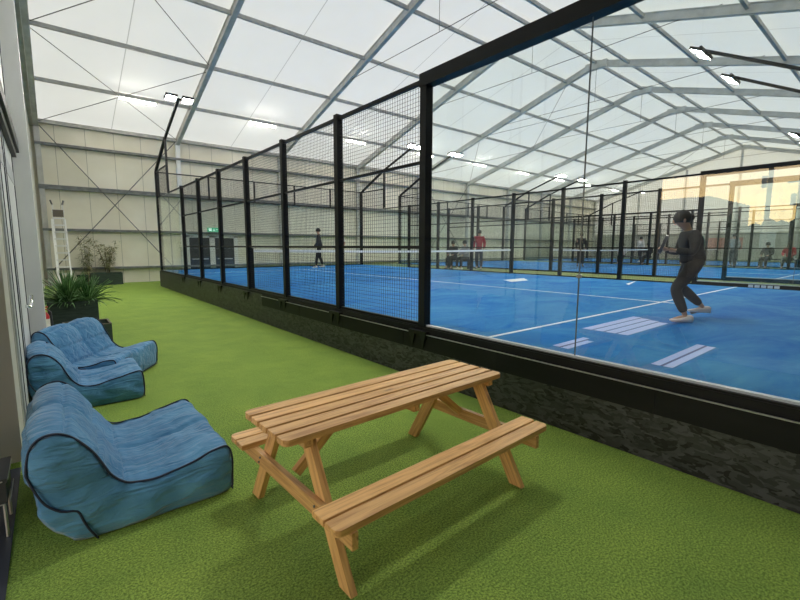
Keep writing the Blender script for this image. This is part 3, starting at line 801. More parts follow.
def crom_open(P_):
    # round off the last few points of the seam
    head, q = P_[:-8], P_[-9:]; out = []
    for k in range(len(q) - 1):
        p0 = q[max(k - 1, 0)]; p1 = q[k]; p2 = q[k + 1]; p3 = q[min(k + 2, len(q) - 1)]
        for f in (.33, .66, 1):
            out.append(tuple(.5 * (2 * p1[c] + (p2[c] - p0[c]) * f + (2 * p0[c] - 5 * p1[c] + 4 * p2[c] - p3[c]) * f * f + (3 * p1[c] - p0[c] - 3 * p2[c] + p3[c]) * f ** 3) for c in range(3)))
    return head + out
beanbag((-3.70, 2.84, 0), math.radians(-.5), 1.16, 'nearest blue beanbag lounger, standing alone beside the picnic table', 1, .96)
beanbag((-3.785, 5.28, 0), math.radians(0), .80, 'middle blue beanbag lounger, lying between the nearest one and the farthest', 2, .90)
bag3 = beanbag((-3.78, 6.30, 0), math.radians(-33), 1.22, 'farthest blue beanbag lounger, turned outward in front of the planters', 3, .84)
bag3.scale = (1, 1, 1.17)

# ------------------------------------------------------------------ planters and plants
def planter(x0, x1, y0, y1, h, label, soil=.06, edge=True):
    o = empty('planter_box', ((x0 + x1) / 2, (y0 + y1) / 2, 0), 0, label, 'planter')
    t = .03; mb = MB()
    mb.box(x0, x1, y0, y0 + t, 0, h); mb.box(x0, x1, y1 - t, y1, 0, h); mb.box(x0, x0 + t, y0 + t, y1 - t, 0, h); mb.box(x1 - t, x1, y0 + t, y1 - t, 0, h); mb.box(x0 + t, x1 - t, y0 + t, y1 - t, 0, .03)
    mb.build('box', M['planter'], o)
    if soil is not None:
        mb = MB(); mb.box(x0 + t, x1 - t, y0 + t, y1 - t, .03, h - soil); mb.build('soil', M['soil'], o)
    if edge:
        mb = MB(); mb.box(x0, x1, y0, y0 + t, h, h + .012); mb.box(x0, x1, y1 - t, y1, h, h + .012); mb.box(x0, x0 + t, y0 + t, y1 - t, h, h + .012); mb.box(x1 - t, x1, y0 + t, y1 - t, h, h + .012)
        mb.build('rim', M['planter_edge'] if soil and soil > .15 else M['planter'], o)
    return o
planter(-3.5, -2.84, 8.72, 9.32, .33, 'low dark green open planter box behind the farthest beanbag', soil=.25)
planter(-3.68, -2.96, 9.45, 10.2, .66, 'tall dark green planter box under the spiky plants', soil=.05)
planter(-2.3, -1.15, 22.05, 22.55, .5, 'dark planter box at the foot of the cream wall with bamboo', soil=.04)
def spiky(x, y, z, n, L, label, seed):
    random.seed(seed)
    o = empty('spiky_plant', (x, y, z), 0, label, 'plant', 'spiky plants in the tall planter')
    mb = MB()
    for i in range(n):
        a = random.uniform(0, 2 * PI); el = random.uniform(.15, 1.45); ln = L * random.uniform(.65, 1.1)
        w = random.uniform(.010, .019); side = Vector((-math.sin(a), math.cos(a), 0))
        d = Vector((math.cos(a) * math.cos(el), math.sin(a) * math.cos(el), math.sin(el)))
        p = Vector((x, y, z)) + Vector((math.cos(a), math.sin(a), 0)) * random.uniform(0, .05); prev = None; vs = []
        K = 8
        for k in range(K + 1):
            f = k / K; ww = w * (math.sin(PI * min(1, f * .8 + .2)) ** .6) if f < 1 else .001
            vs += [p + side * ww, p - side * ww + Vector((0, 0, .004)), p + Vector((0, 0, -.006))]
            d = (d + Vector((0, 0, -.16 * f * 1.3))).normalized(); p = p + d * ln / K
            p.z = max(p.z, .03); p.x = max(p.x, -3.72)
        fs = []
        for k in range(K):
            b = 3 * k
            fs += [(b, b + 3, b + 5, b + 2), (b + 2, b + 5, b + 4, b + 1), (b + 1, b + 4, b + 3, b)]
        mb.add(vs, fs)
    mb.build('leaves', M['leaf'], o, True)
    mb = MB(); mb.tube([(x, y, z - .04), (x, y, z + .14)], [.035, .02], 8); mb.build('stem', M['stem'], o, True)
spiky(-3.38, 9.75, .62, 260, .60, 'dense spiky leaved plant in the tall planter, against the wall side', 3)
spiky(-3.08, 9.8, .62, 130, .55, 'looser arching spiky plant at the right end of the tall planter', 5)
def bamboo(x, y, z, H, spread, n, label, seed):
    random.seed(seed)
    o = empty('bamboo_plant', (x, y, z), 0, label, 'plant', 'bamboo plants at the cream wall')
    st = MB(); lf = MB()
    for i in range(n):
        a = random.uniform(0, 2 * PI); bx = x + math.cos(a) * .06; by = y + math.sin(a) * .05
        tx = x + math.cos(a) * spread * random.uniform(.3, 1); ty = y + math.sin(a) * spread * .5; h = H * random.uniform(.7, 1)
        pts = [Vector((bx + (tx - bx) * f ** 1.5, by + (ty - by) * f ** 1.5, z + h * f)) for f in (0, .25, .5, .75, 1)]
        st.tube(pts, [.010, .009, .008, .006, .003], 5)
        for k in range(60):
            f = random.uniform(.22, 1); p = pts[0].lerp(pts[-1], f); p = Vector((bx + (tx - bx) * f ** 1.5, by + (ty - by) * f ** 1.5, z + h * f))
            b = random.uniform(0, 2 * PI); d = Vector((math.cos(b), math.sin(b), random.uniform(-.9, .3))).normalized(); s = Vector((-math.sin(b), math.cos(b), .2)) * .019
            ln = random.uniform(.14, .26)
            q = p + Vector((math.cos(b), math.sin(b), .2)) * random.uniform(.02, .13)
            lf.add([q, q + d * ln * .45 + s, q + d * ln, q + d * ln * .45 - s], [(0, 1, 2, 3)])
    st.build('stem', M['stem'], o, True); lf.build('leaves', M['bamboo_leaf'], o)
bamboo(-2.38, 22.3, .02, 2.15, .30, 7, 'taller upright bamboo on the left, beside the ladder', 11)
bamboo(-1.66, 22.3, .46, 1.55, .55, 9, 'wider airy bamboo on the right in the dark planter box', 12)
# shrubs hugging the left bamboo pot
o = empty('plant_pot', (-2.55, 22.3, 0), 0, 'dark round pot under the left bamboo', 'pot')
mb = MB(); mb.tube([(-2.55, 22.3, 0), (-2.55, 22.3, .42), (-2.55, 22.3, .45)], [.15, .2, .21], 20); mb.build('pot', M['planter'], o, True)

# ladder leaning on the cream wall
o = empty('ladder', (-3.15, 21.6, 0), 0, 'white aluminium extension ladder leaning by the left corner of the cream wall', 'ladder')
b0, b1 = Vector((-3.17, 21.2, 0)), Vector((-3.17, 22.35, 3.3))
for s, zt in ((-.20, 3.25), (.20, 3.2)):
    mb = MB(); mb.bar(b0 + Vector((s + .02, 0, 0)), b0.lerp(b1, .82) + Vector((s, 0, 0)), .09 if s < 0 else .05, .05); mb.build('stile', M['white_metal'], o)
    mb = MB(); mb.bar(b0.lerp(b1, .45) + Vector((s * .8, .06, 0)), b1 + Vector((s * .8, .06, 0)), .04, .04); mb.build('stile', M['alu'], o)
    mb = MB(); e = b1 + Vector((s * .8, .06, 0)); mb.bar(e, e + Vector((s * .25, .02, .18)), .05, .05); mb.build('end_hook', M['rod'], o)
for k in range(1, 12):
    f = k / 12 ; c = b0.lerp(b1, f)
    mb = MB(); mb.bar(c + Vector((-.2, -.02, 0)), c + Vector((.2, -.02, 0)), .05, .05); mb.build('rung', M['white_metal'], o)

# fire extinguisher
mb = MB(); c = b0.lerp(b1, .90); mb.box(c.x - .17, c.x + .17, c.y - .03, c.y + .0, c.z - .16, c.z + .12)
ld = [q for q in bpy.data.objects if q.name == 'ladder'][0]; mb.build('head_plate', M['planter_edge'], ld)
o = empty('fire_extinguisher', (-3.715, 8.45, .16), 0, 'red fire extinguisher on a bracket by the tall planter', 'fire extinguisher')
mb = MB(); x, y = -3.715, 8.45
mb.tube([(x, y, .06), (x, y, .1), (x, y, .42), (x, y, .47), (x, y, .50)], [.055, .065, .065, .045, .02], 16); mb.v = [v + Vector((0, 0, .16)) for v in mb.v]; mb.build('cylinder', M['red'], o, True)
mb = MB(); mb.tube([(x, y, .5), (x, y, .53)], .022, 8); mb.bar((x - .04, y, .55), (x + .05, y - .03, .565), .02); mb.bar((x - .03, y, .53), (x + .04, y - .03, .53), .018); mb.v = [v + Vector((0, 0, .16)) for v in mb.v]; mb.build('valve', M['red'], o)
mb = MB(); mb.tube([(x + .03, y - .01, .53), (x + .085, y - .03, .48), (x + .09, y - .03, .3), (x + .08, y - .03, .2)], .010, 6); mb.v = [v + Vector((0, 0, .16)) for v in mb.v]; mb.build('hose', M['gasket'], o, True)
mb = MB(); mb.tube([(x, y, .25), (x, y, .38)], .0665, 16); mb.v = [v + Vector((0, 0, .16)) for v in mb.v]; mb.build('label', M['white_metal'], o)
mb = MB(); mb.tube([(x, y, .0), (x, y, .02), (x, y, .03), (x, y, .21), (x, y, .225)], [.08, .08, .02, .02, .06], 16); mb.build('stand', M['gasket'], o)

# small side table at the panel, left frame edge
o = empty('side_table', (-4.1, 3.3, 0), 0, 'small dark boxy side table at the left frame edge below the beige panel', 'side table')
mb = MB(); mb.box(-4.34, -3.875, 3.14, 3.44, .21, .34); mb.build('drawer_box', M['door_dark'], o)
mb = MB(); mb.box(-4.36, -3.865, 3.12, 3.46, .34, .36); mb.build('table_top', M['door_dark'], o)
mb = MB()
for z0 in (.345, .212):
    mb.box(-4.34, -3.885, 3.117, 3.12, z0, z0 + .008); mb.box(-3.865, -3.862, 3.14, 3.44, z0, z0 + .008)
mb.build('edge_trim', M['alu'], o)
for x_, y_ in ((-3.89, 3.16), (-3.89, 3.42), (-4.32, 3.16), (-4.32, 3.42)):
    mb = MB(); mb.tube([(x_, y_, .006), (x_, y_, .21)], .009, 6); mb.build('leg', M['alu'], o)

# ------------------------------------------------------------------ people
def skin_mesh(chains, parent, name, mat, sub=2):
    """chains: list of lists of (Vector, radius); shared points are merged by position"""
    vs = []; es = []; rad = []; idx = {}
    def vid(p, r):
        key = tuple(round(c, 4) for c in p)
        if key not in idx: idx[key] = len(vs); vs.append(p); rad.append(r)
        return idx[key]
    for ch in chains:
        ids = [vid(p, r) for p, r in ch]
        es += list(zip(ids[:-1], ids[1:]))
    adj = {}
    for a, b in es: adj.setdefault(a, []).append(b); adj.setdefault(b, []).append(a)
    roots = set(); seen = set()
    for i in range(len(vs)):
        if i in seen: continue
        roots.add(i); st = [i]
        while st:
            k = st.pop()
            if k in seen: continue
            seen.add(k); st += adj.get(k, [])
    me = bpy.data.meshes.new(name); bm = bmesh.new()
    lay = bm.verts.layers.skin.verify()
    bv = [bm.verts.new(v) for v in vs]
    for a, b in {tuple(sorted(e)) for e in es if e[0] != e[1]}: bm.edges.new((bv[a], bv[b]))
    for i, v in enumerate(bv):
        r = rad[i]; v[lay].radius = (r if isinstance(r, tuple) else (r, r)); v[lay].use_root = i in roots
    bm.to_mesh(me); bm.free()
    ob = bpy.data.objects.new(name, me); COL.objects.link(ob)
    sk = ob.modifiers.new('skin', 'SKIN'); sk.use_smooth_shade = True
    ss = ob.modifiers.new('sub', 'SUBSURF'); ss.levels = sub; ss.render_levels = sub
    dg = bpy.context.evaluated_depsgraph_get(); dg.update()
    me2 = bpy.data.meshes.new_from_object(ob.evaluated_get(dg))
    bpy.data.objects.remove(ob)
    me2.materials.clear(); me2.materials.append(mat)
    for p in me2.polygons: p.use_smooth = True
    ob = bpy.data.objects.new(name, me2); COL.objects.link(ob)
    if parent: ob.parent = parent
    return ob
def ellipsoid(mb, c, rx, ry, rz, n=14, m=10, zmin=-1):
    vs = []; fs = []
    for j in range(m + 1):
        t = PI * j / m
        for i in range(n):
            p = 2 * PI * i / n; zz = max(math.cos(t), zmin)
            vs.append((c[0] + rx * math.sin(t) * math.cos(p), c[1] + ry * math.sin(t) * math.sin(p), c[2] + rz * zz))
    for j in range(m):
        for i in range(n): k = (i + 1) % n; fs.append((j * n + i, (j + 1) * n + i, (j + 1) * n + k, j * n + k))
    mb.add(vs, fs)

def person(loc, facing, pose, cl, label, group=None, detail=False, H=1.75):
    """facing: world angle of the person's forward. pose: joints in local frame (x forward, y left, z up)"""
    o = empty('person', loc, facing, label, 'person', group)
    J = {k: Vector(v) for k, v in pose.items()}
    V = Vector
    hip = J['hip']; ch = J['chest']; nk = J['neck']; hd = J['head']
    sL, sR = J['shL'], J['shR']
    body = []
    body.append([(hip, (.10, .08)), (hip.lerp(ch, .5), (.09, .07)), (ch, (.115, .085)), (nk - (nk - ch) * .2, (.065, .055)), (nk, .052), (nk.lerp(hd, .45), (.056, .062)), (hd, (.078, .092)), (hd + (hd - nk) * .45, (.066, .08))])
    for s, sh in (('L', sL), ('R', sR)):
        el, wr = J['el' + s], J['wr' + s]
        d = (wr - el).normalized(); palm = wr + d * .07
        body.append([(ch, (.115, .085)), (sh, .05), (sh.lerp(el, .5), .047), (el, .038), (el.lerp(wr, .4), .036), (wr, .025), (palm, (.036, .018))])
        if detail:
            side = d.cross(V((0, 0, 1)))
            side = side.normalized() if side.length > .05 else V((0, 1, 0))
            cr_ = side.cross(d).normalized()
            for q, (off, ln) in enumerate(((-.027, .066), (-.009, .076), (.009, .072), (.026, .056))):
                a = palm + side * off - d * .01; b = a + d * ln * .55; c = b + (d * .55 - cr_ * .8).normalized() * ln * .5
                body.append([(a, .009), (b, .0085), (c, .0075)])
            a = wr + d * .03 - side * .02; b = a - side * .035 + d * .025; c = b + d * .03 - cr_ * .01
            body.append([(a, .011), (b, .0095), (c, .008)])
    legs = []
    for s in 'LR':
        hp = J['hp' + s]; kn = J['kn' + s]; an = J['an' + s]; toe = J['toe' + s]
        body.append([(hip, (.10, .08)), (hp, .07), (hp.lerp(kn, .5), .065), (kn, .048), (kn.lerp(an, .35), .052), (an, .034), (an.lerp(toe, .55) , (.034, .03)), (toe, (.03, .02))])
    bo = skin_mesh(body, o, 'body', M['skin']); bo.data.materials.append(cl['bottom'])
    for p in bo.data.polygons:
        if (Vector(p.center) - hip).length < .22 and all((Vector(p.center) - J[w]).length > .15 for w in ('wrL', 'wrR')): p.material_index = 1
    # trousers / leggings
    g = cl.get('fit', .012)
    tr = []
    for s in 'LR':
        hp = J['hp' + s]; kn = J['kn' + s]; an = J['an' + s]
        end = an if not cl.get('shorts') else hp.lerp(kn, .85)
        ch_ = [(hip + V((0, 0, .07)), (.135 + g, .105 + g)), (hip, (.14 + g, .112 + g)), (hp, .09 + g), (hp.lerp(kn, .5), .076 + g)]
        if cl.get('shorts'): ch_ += [(hp.lerp(kn, .85), .075 + g)]
        else: ch_ += [(kn, .056 + g), (kn.lerp(an, .35), .055 + g), (an + (kn - an) * .12, .036 + g)]
        tr.append(ch_)
    skin_mesh(tr, o, 'trousers', cl['bottom'])
    tp = [[(hip + V((0, 0, -.03)), (.15 + g, .125 + g)), (hip + V((0, 0, .06)), (.148 + g, .12 + g)), (hip.lerp(ch, .5), (.128 + g, .104 + g)), (ch, (.152 + g, .118 + g)), (nk - (nk - ch) * .22, (.078 + g, .07 + g)), (nk - (nk - ch) * .02, .056 + g)]]
    for s, sh in (('L', sL), ('R', sR)):
        el, wr = J['el' + s], J['wr' + s]
        c_ = [(ch, (.152 + g, .118 + g)), (sh, .066 + g), (sh.lerp(el, .5), .054 + g)]
        if cl.get('sleeves', True): c_ += [(el, .044 + g), (el.lerp(wr, .4), .040 + g), (el.lerp(wr, .92), .029 + g)]
        else: c_ += [(sh.lerp(el, .75), .052 + g)]
        tp.append(c_)
    skin_mesh(tp, o, 'jacket', cl['top'])
    for s in 'LR':
        an = J['an' + s]; toe = J['toe' + s]
        f = V((toe.x - an.x, toe.y - an.y, 0)); f = f.normalized() if f.length > .01 else V((1, 0, 0))
        pitch = (toe.z - an.z + .055)
        mb = MB(); base = []
        prof = [(-.085, .0, .030, .085), (-.06, .0, .040, .10), (.0, .0, .042, .095), (.06, .0, .046, .07), (.12, .0, .048, .05), (.165, .004, .040, .038), (.185, .012, .02, .024)]
        sd = V((-f.y, f.x, 0)); n = 10; vs = []
        for (a, zb, wd, ht) in prof:
            for k in range(n):
                t = 2 * PI * k / n
                c = an + f * a + sd * (wd * math.cos(t)) + V((0, 0, 0)); zz = (an.z - .075) + zb + (ht / 2) * (1 + math.sin(t)) + max(0, -a) * 0
                zz += -pitch * 0
                vs.append(V((c.x, c.y, zz)))
        fs = []
        for i in range(len(prof) - 1):
            for k in range(n): l = (k + 1) % n; fs.append((i * n + k, i * n + l, (i + 1) * n + l, (i + 1) * n + k))
        fs += [tuple(range(n - 1, -1, -1)), tuple((len(prof) - 1) * n + k for k in range(n))]
        mb.add(vs, fs); local('shoe', mb, cl['shoe'], o, True)
    # hair
    mb = MB(); ax = (hd - nk).normalized()
    fw = V((1, 0, 0))
    c = hd + ax * .035 - fw * .018
    ellipsoid(mb, c, .108, .096, .115, zmin=-.5)
    if cl.get('bun'): ellipsoid(mb, c - fw * .10 + V((0, 0, .01)), .045, .045, .05)
    local('hair', mb, cl.get('hair', M['hair']), o, True)
    if detail:
        mb = MB(); e = hd + fw * .088
        ellipsoid(mb, e + V((.008, 0, -.01)), .018, .014, .024, 8, 6)
        local('nose', mb, M['skin'], o, True)
        mb = MB()
        for s in (-1, 1): ellipsoid(mb, hd + V((.078, s * .032, .018)), .01, .013, .008, 8, 6)
        local('eyes', mb, M['hair'], o, True)
        mb = MB()
        for s in (-1, 1): ellipsoid(mb, hd + V((-.0, s * .086, -.0)), .018, .010, .030, 8, 6)
        local('ears', mb, M['skin'], o, True)
        mb = MB(); ellipsoid(mb, hd + V((.080, 0, -.052)), .010, .024, .007, 8, 6); local('mouth', mb, M['red'], o, True)
    return o
def standing(h=1.0, stride=.0, arm=.0, lean=.0):
    k = h
    return dict(hip=(0, 0, .93 * k), chest=(lean * .6, 0, 1.27 * k), neck=(lean, 0, 1.47 * k), head=(lean + .02, 0, 1.60 * k),
        shL=(lean * .8, .17 * k, 1.40 * k), shR=(lean * .8, -.17 * k, 1.40 * k), elL=(lean * .8 - .04 + arm, .23 * k, 1.13 * k), elR=(lean * .8 - .04 + arm, -.23 * k, 1.13 * k),
        wrL=(lean * .8 + .12 + arm, .21 * k, .92 * k), wrR=(lean * .8 + .12 + arm * 2, -.21 * k, .92 * k),
        hpL=(0, .09, .88 * k), hpR=(0, -.09, .88 * k), knL=(stride * .6 + .02, .10, .49 * k), knR=(-stride * .3 + .03, -.10, .49 * k), anL=(stride, .10, .085), anR=(-stride, -.10, .085 + (.03 if stride else 0)), toeL=(stride + .15, .12, .03), toeR=(-stride + .15, -.12, .03))
def sitting():
    return dict(hip=(0, 0, .50), chest=(.06, 0, .86), neck=(.10, 0, 1.06), head=(.13, 0, 1.19), shL=(.07, .17, .99), shR=(.07, -.17, .99), elL=(.12, .24, .74), elR=(.12, -.24, .74), wrL=(.34, .14, .66), wrR=(.34, -.14, .66),
        hpL=(.03, .09, .49), hpR=(.03, -.09, .49), knL=(.43, .12, .50), knR=(.43, -.12, .50), anL=(.42, .12, .085), anR=(.47, -.12, .085), toeL=(.57, .13, .03), toeR=(.62, -.13, .03))
fab = lambda n, c: noisy(n, tuple(v * .75 for v in c), c, 12, rough=.8, bump=.1)
C_black = fab('black_cloth', (.014, .014, .016)); C_legg = fab('black_leggings', (.018, .016, .018)); C_red = fab('red_cloth', (.42, .03, .05)); C_grey = fab('grey_cloth', (.30, .32, .34)); C_navy = fab('navy_cloth', (.03, .04, .07)); C_dk = fab('dark_cloth', (.03, .032, .034)); C_white = fab('white_cloth', (.7, .7, .7)); C_green = fab('green_cloth', (.04, .12, .08))

# near player: faces image-left (towards the net, away from the lens), knees bent
Fl = math.atan2(math.sin(YAW), -math.cos(YAW))   # direction of -right vector
pose = dict(hip=(.0, 0, .79), chest=(.05, 0, 1.06), neck=(.09, 0, 1.22), head=(.165, 0, 1.345),
    shL=(.06, .19, 1.15), shR=(.04, -.19, 1.15), elL=(.10, .28, .92), elR=(.10, -.27, .92), wrL=(.28, .16, .95), wrR=(.30, -.12, .97),
    hpL=(.0, .10, .75), hpR=(-.02, -.11, .75), knL=(.24, .16, .44), knR=(.05, -.24, .46), anL=(.10, .20, .085), anR=(-.30, -.32, .15), toeL=(.26, .21, .03), toeR=(-.15, -.35, .06))
pl = person((3.07, 1.95, P), Fl - .25, pose, dict(top=C_black, bottom=C_legg, shoe=M['shoe'], bun=True, fit=.018), 'player in black with pale pink shoes crouching on the nearest court', detail=True)
# the padel racket she holds
rk = empty('padel_racket', pl.location + Vector((0, 0, 0)), 0, 'dark padel racket held in front of the crouching player', 'racket')
def loc2w(v, ang, base):
    c, s = math.cos(ang), math.sin(ang); return base + Vector((v[0] * c - v[1] * s, v[0] * s + v[1] * c, v[2]))
hpnt = loc2w((.35, -.10, .98), Fl - .25, pl.location); tipd = (loc2w((.40, .10, 1.02), Fl - .25, pl.location) - hpnt).normalized()
mb = MB(); mb.tube([hpnt - tipd * .05, hpnt + tipd * .09], .015, 8); mb.build('grip', M['white_metal'], rk, True)
sdv = tipd.cross(Vector((rt.y, -rt.x, 0))).normalized(); nv = tipd.cross(sdv).normalized()
mb = MB(); c0 = hpnt + tipd * .25; n = 20; vs = []
for off in (-.018, .018):
    for k in range(n): t = 2 * PI * k / n; vs.append(c0 + tipd * (.15 * math.cos(t)) + sdv * (.125 * math.sin(t)) + nv * off)
mb.add(vs, [tuple(range(n - 1, -1, -1)), tuple(range(n, 2 * n))] + [(k, (k + 1) % n, n + (k + 1) % n, n + k) for k in range(n)]); mb.build('head', M['gasket'], rk)

person((6.12, 17.75, P), math.atan2(.5, -1), standing(1.06, .17, .05, .03), dict(top=C_dk, bottom=C_black, shoe=M['white_metal'], fit=.02), 'player in dark tracksuit and white shoes beyond the net')
person((7.0, 17.35, P), math.atan2(-.4, -1), standing(.6, .05, .05, .03) if False else standing(1.0, .12), dict(top=C_white, bottom=C_black, shoe=M['white_metal'], shorts=True, sleeves=False), 'player in white top mostly hidden behind the fence post')
# spectators in the aisle between the first two courts
person((11.0, 12.35, P), math.atan2(-.6, -1), standing(1.0, .04, .0), dict(top=C_red, bottom=C_navy, shoe=M['gasket'], fit=.02), 'person in red top standing in the aisle beyond the net')
def bench(x, y, rz, label):
    o = empty('bench', (x, y, P), rz, label, 'bench', 'benches in the aisles')
    mb = MB(); mb.box(-.75, .75, -.19, .19, .42, .46); local('seat', mb, M['gasket'], o)
    for s in (-.65, .65):
        mb = MB(); mb.box(s - .03, s + .03, -.17, .17, 0, .42); local('leg', mb, M['black'], o)
bench(11.3, 13.75, PI / 2, 'dark bench in the aisle under the seated people')
person((11.3, 14.1, P - .03), PI * 1.05, sitting(), dict(top=C_dk, bottom=C_black, shoe=M['gasket'], fit=.02), 'seated person in dark clothes, left one on the aisle bench')
person((11.3, 13.35, P - .03), PI * .97, sitting(), dict(top=C_grey, bottom=C_dk, shoe=M['white_metal'], fit=.02), 'seated person in grey top, right one on the aisle bench')
person((17.6, 11.2, P), PI * 1.2, standing(1.0, .16), dict(top=C_black, bottom=C_black, shoe=M['gasket'], fit=.02), 'player in black by the net of the middle court')
person((15.9, 5.6, P), PI * .9, standing(.98, .15), dict(top=C_green, bottom=C_black, shoe=M['white_metal'], fit=.02), 'player in dark green top on the near half of middle court')
person((24.1, 8.6, P), PI, standing(1.0, .05), dict(top=C_white, bottom=C_dk, shoe=M['gasket'], fit=.02), 'person in white top standing in the far aisle')
person((24.0, 6.3, P), PI * .9, standing(1.0, .05), dict(top=C_grey, bottom=C_navy, shoe=M['gasket'], fit=.02), 'person in grey top standing in the far aisle')
person((30.0, 7.6, P), PI * 1.1, standing(1.0, .15), dict(top=C_dk, bottom=C_black, shoe=M['white_metal'], fit=.02), 'player in dark clothes on the farthest court')
bench(24.05, 11.4, PI / 2, 'dark bench in the far aisle past the middle court')
for k, (x, y, c, nm) in enumerate(((24.1, 4.9, C_dk, 'dark top'), (24.1, 4.1, C_red, 'red top'), (24.1, 10.4, C_dk, 'black top'), (24.1, 11.9, C_white, 'white top'))):
    person((x, y, P - .03), PI * (1 + .04 * (k - 2)), sitting(), dict(top=c, bottom=C_dk, shoe=M['gasket'], fit=.02), 'seated person in %s on the %s bench of the far aisle' % (nm, 'near' if k < 2 else 'distant'))
bench(24.15, 4.5, PI / 2, 'dark bench in the far aisle at its near end')
person((28.0, 12.4, P), PI * .9, standing(1.0, .14), dict(top=C_white, bottom=C_black, shoe=M['white_metal'], fit=.02), 'player in white beyond the net of the farthest court')
# advertising boards by the right gable
for k, (y, z, w_, h_, c, t) in enumerate(((11.2, 1.55, 2.6, 1.0, (.55, .28, .24), 'pink board low on the far right gable'), (8.3, 1.6, 1.0, 1.4, (.75, .77, .78), 'upright white board left on the far right gable'), (5.0, 1.5, 1.2, 1.5, (.72, .72, .72), 'white board with a red patch on the far right gable'), (3.3, 1.6, 1.1, 1.3, (.8, .82, .85), 'plain white board right on the far right gable'))):
    o = empty('wall_board', (XR - .08, y, z), 0, t, 'board', 'boards on the far right gable')
    mb = MB(); mb.box(XR - .06, XR - .02, y - w_ / 2, y + w_ / 2, z, z + h_); mb.build('board', flat('board_colour', c, .6), o)
    if 'red patch' in t:
        mb = MB(); mb.box(XR - .075, XR - .06, y - .3, y + .25, z + .4, z + .9); mb.build('patch', M['red'], o)

# ------------------------------------------------------------------ outside the doorway (seen mirrored in the near glass)
mb = MB(); mb.box(-160, XL - .12, -90, 120, -.15, -.03)
tag(mb.build('outside_ground', noisy('tarmac', (.05, .05, .05), (.09, .09, .085), 2, rough=.9), origin=(0, 0, 0)), 'tarmac yard outside the doorway', kind='structure')
mb = MB(); mb.add([(-6.6, -1.6, 3.22), (XL - .13, -1.6, 3.12), (XL - .13, 4.7, 3.12), (-6.6, 4.7, 3.22), (-6.6, -1.6, 3.30), (XL - .13, -1.6, 3.20), (XL - .13, 4.7, 3.20), (-6.6, 4.7, 3.30)], [(3, 2, 1, 0), (4, 5, 6, 7), (0, 1, 5, 4), (1, 2, 6, 5), (2, 3, 7, 6), (3, 0, 4, 7)])  # added out-of-view slab, blocks high sky light reaching the doorway floor
tag(mb.build('sky_blocker', M['door_dark'], origin=(0, 0, 0)), kind='structure')
mb = MB(); mb.box(-6.6, XL - .13, 4.6, 4.7, -.03, 3.12); mb.box(-6.6, XL - .13, -1.7, -1.6, -.03, 3.12)  # added side screens under the slab, cutting sky light from either side
tag(mb.build('sky_blocker_side', M['door_dark'], origin=(0, 0, 0)), kind='structure')
o = empty('warehouse', (-26, 14, 0), 0, 'grey low warehouse across the yard, mirrored in the near glass', 'building')
mb = MB(); mb.box(-32, -24, 7.5, 26, 0, 4.4); mb.build('wall', noisy('warehouse_cladding', (.16, .16, .17), (.24, .24, .25), 1, (1, 8, 1), rough=.6), o)
mb = MB()
for z in (1.0, 1.9, 2.8, 3.6): mb.box(-24.0, -23.95, 7.5, 26, z, z + .07)
mb.build('cladding_rail', M['girt'], o)
for y in (8.3, 12.5, 17, 21):
    mb = MB(); mb.box(-24.0, -23.9, y, y + .55, 0, 4.4); mb.build('pilaster', M['door_dark'], o)
for x, y, h, nm in ((-21.0, 4.55, 6.4, 'tall utility pole with crossarm and transformer, mirrored in the near glass'), (-21.5, 3.6, 5.6, 'shorter utility pole right of the tall one, mirrored in the near glass')):
    o = empty('utility_pole', (x, y, 0), 0, nm, 'pole', 'utility poles across the yard')
    mb = MB(); mb.tube([(x, y, 0), (x, y, h)], .09, 10); mb.build('pole', M['stem'], o, True)
    mb = MB(); mb.bar((x, y - .6, h - .25), (x, y + .6, h - .25), .07); mb.bar((x, y - .45, h - 1.1), (x, y + .45, h - 1.1), .06); mb.build('crossarm', M['girt'], o)
    mb = MB(); mb.tube([(x, y + .2, h - 2.1), (x, y + .2, h - 1.6)], .10, 12); mb.build('transformer', M['steel'], o, True)

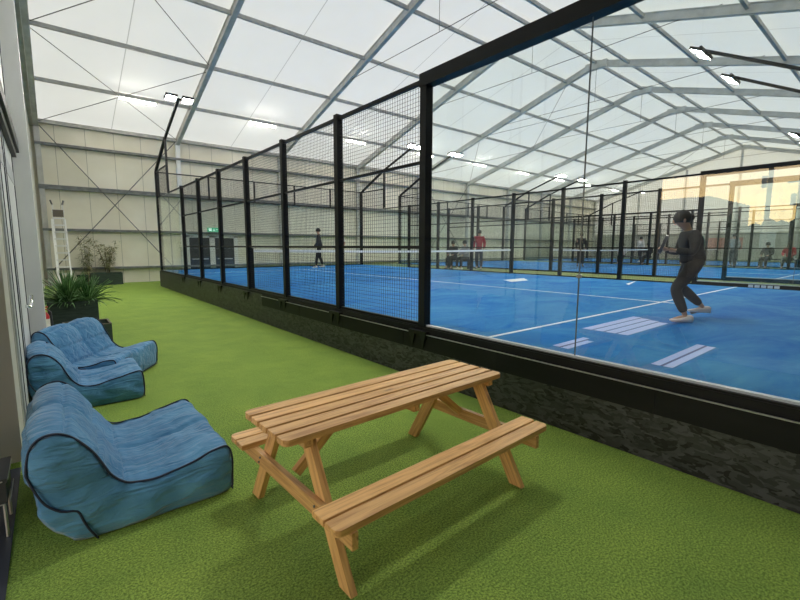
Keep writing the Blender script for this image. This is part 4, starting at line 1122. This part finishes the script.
o = empty('hedge', (-24, 2.5, 0), 0, 'dark hedge across the yard, mirrored low in the near glass', 'hedge')
random.seed(4); mb = MB()
for k in range(26): 
    y = -6 + k * .5; ellipsoid(mb, (-24 + random.uniform(-.3, .3), y, 1.3 + random.uniform(0, .3)), .9, .6, 1.6 + random.uniform(-.2, .25), 9, 7)
mb.build('foliage', noisy('hedge_foliage', (.02, .04, .02), (.06, .09, .04), 4, rough=.9), o, True)

# ------------------------------------------------------------------ world
wd = bpy.data.worlds.new('overcast_evening'); S.world = wd; wd.use_nodes = True
nt = wd.node_tree; N = nt.nodes; L = nt.links; bg = N['Background']
tc = N.new('ShaderNodeTexCoord'); sx = N.new('ShaderNodeSeparateXYZ'); L.new(tc.outputs['Generated'], sx.inputs[0])
mp = N.new('ShaderNodeMapping'); mp.inputs['Scale'].default_value = (1.5, 1.5, 7); L.new(tc.outputs['Generated'], mp.inputs[0])
nz = N.new('ShaderNodeTexNoise'); nz.inputs['Scale'].default_value = 2.2; nz.inputs['Detail'].default_value = 5; L.new(mp.outputs[0], nz.inputs['Vector'])
ad = N.new('ShaderNodeMath'); ad.operation = 'MULTIPLY_ADD'; L.new(nz.outputs['Fac'], ad.inputs[0]); ad.inputs[1].default_value = .10; L.new(sx.outputs[2], ad.inputs[2])
r = N.new('ShaderNodeValToRGB'); e = r.color_ramp.elements
e[0].position = .0; e[0].color = (.3, .3, .3, 1); e[1].position = 1.0; e[1].color = (1.0, 1.0, .99, 1)
for pos, c in ((.05, (3.6, 2.6, 1.0)), (.12, (4.0, 2.6, .9)), (.18, (3.2, 2.3, 1.3)), (.26, (1.7, 1.68, 1.65)), (.5, (1.05, 1.06, 1.06))):
    q = e.new(pos); q.color = (*c, 1)
L.new(ad.outputs[0], r.inputs['Fac']); L.new(r.outputs[0], bg.inputs['Color']); bg.inputs['Strength'].default_value = 1.75

vs_ = S.view_settings; S.display_settings.display_device = 'sRGB'
vs_.view_transform = 'Standard'; vs_.look = 'None'; vs_.gamma = 1; vs_.use_curve_mapping = False; vs_.exposure = 0.06
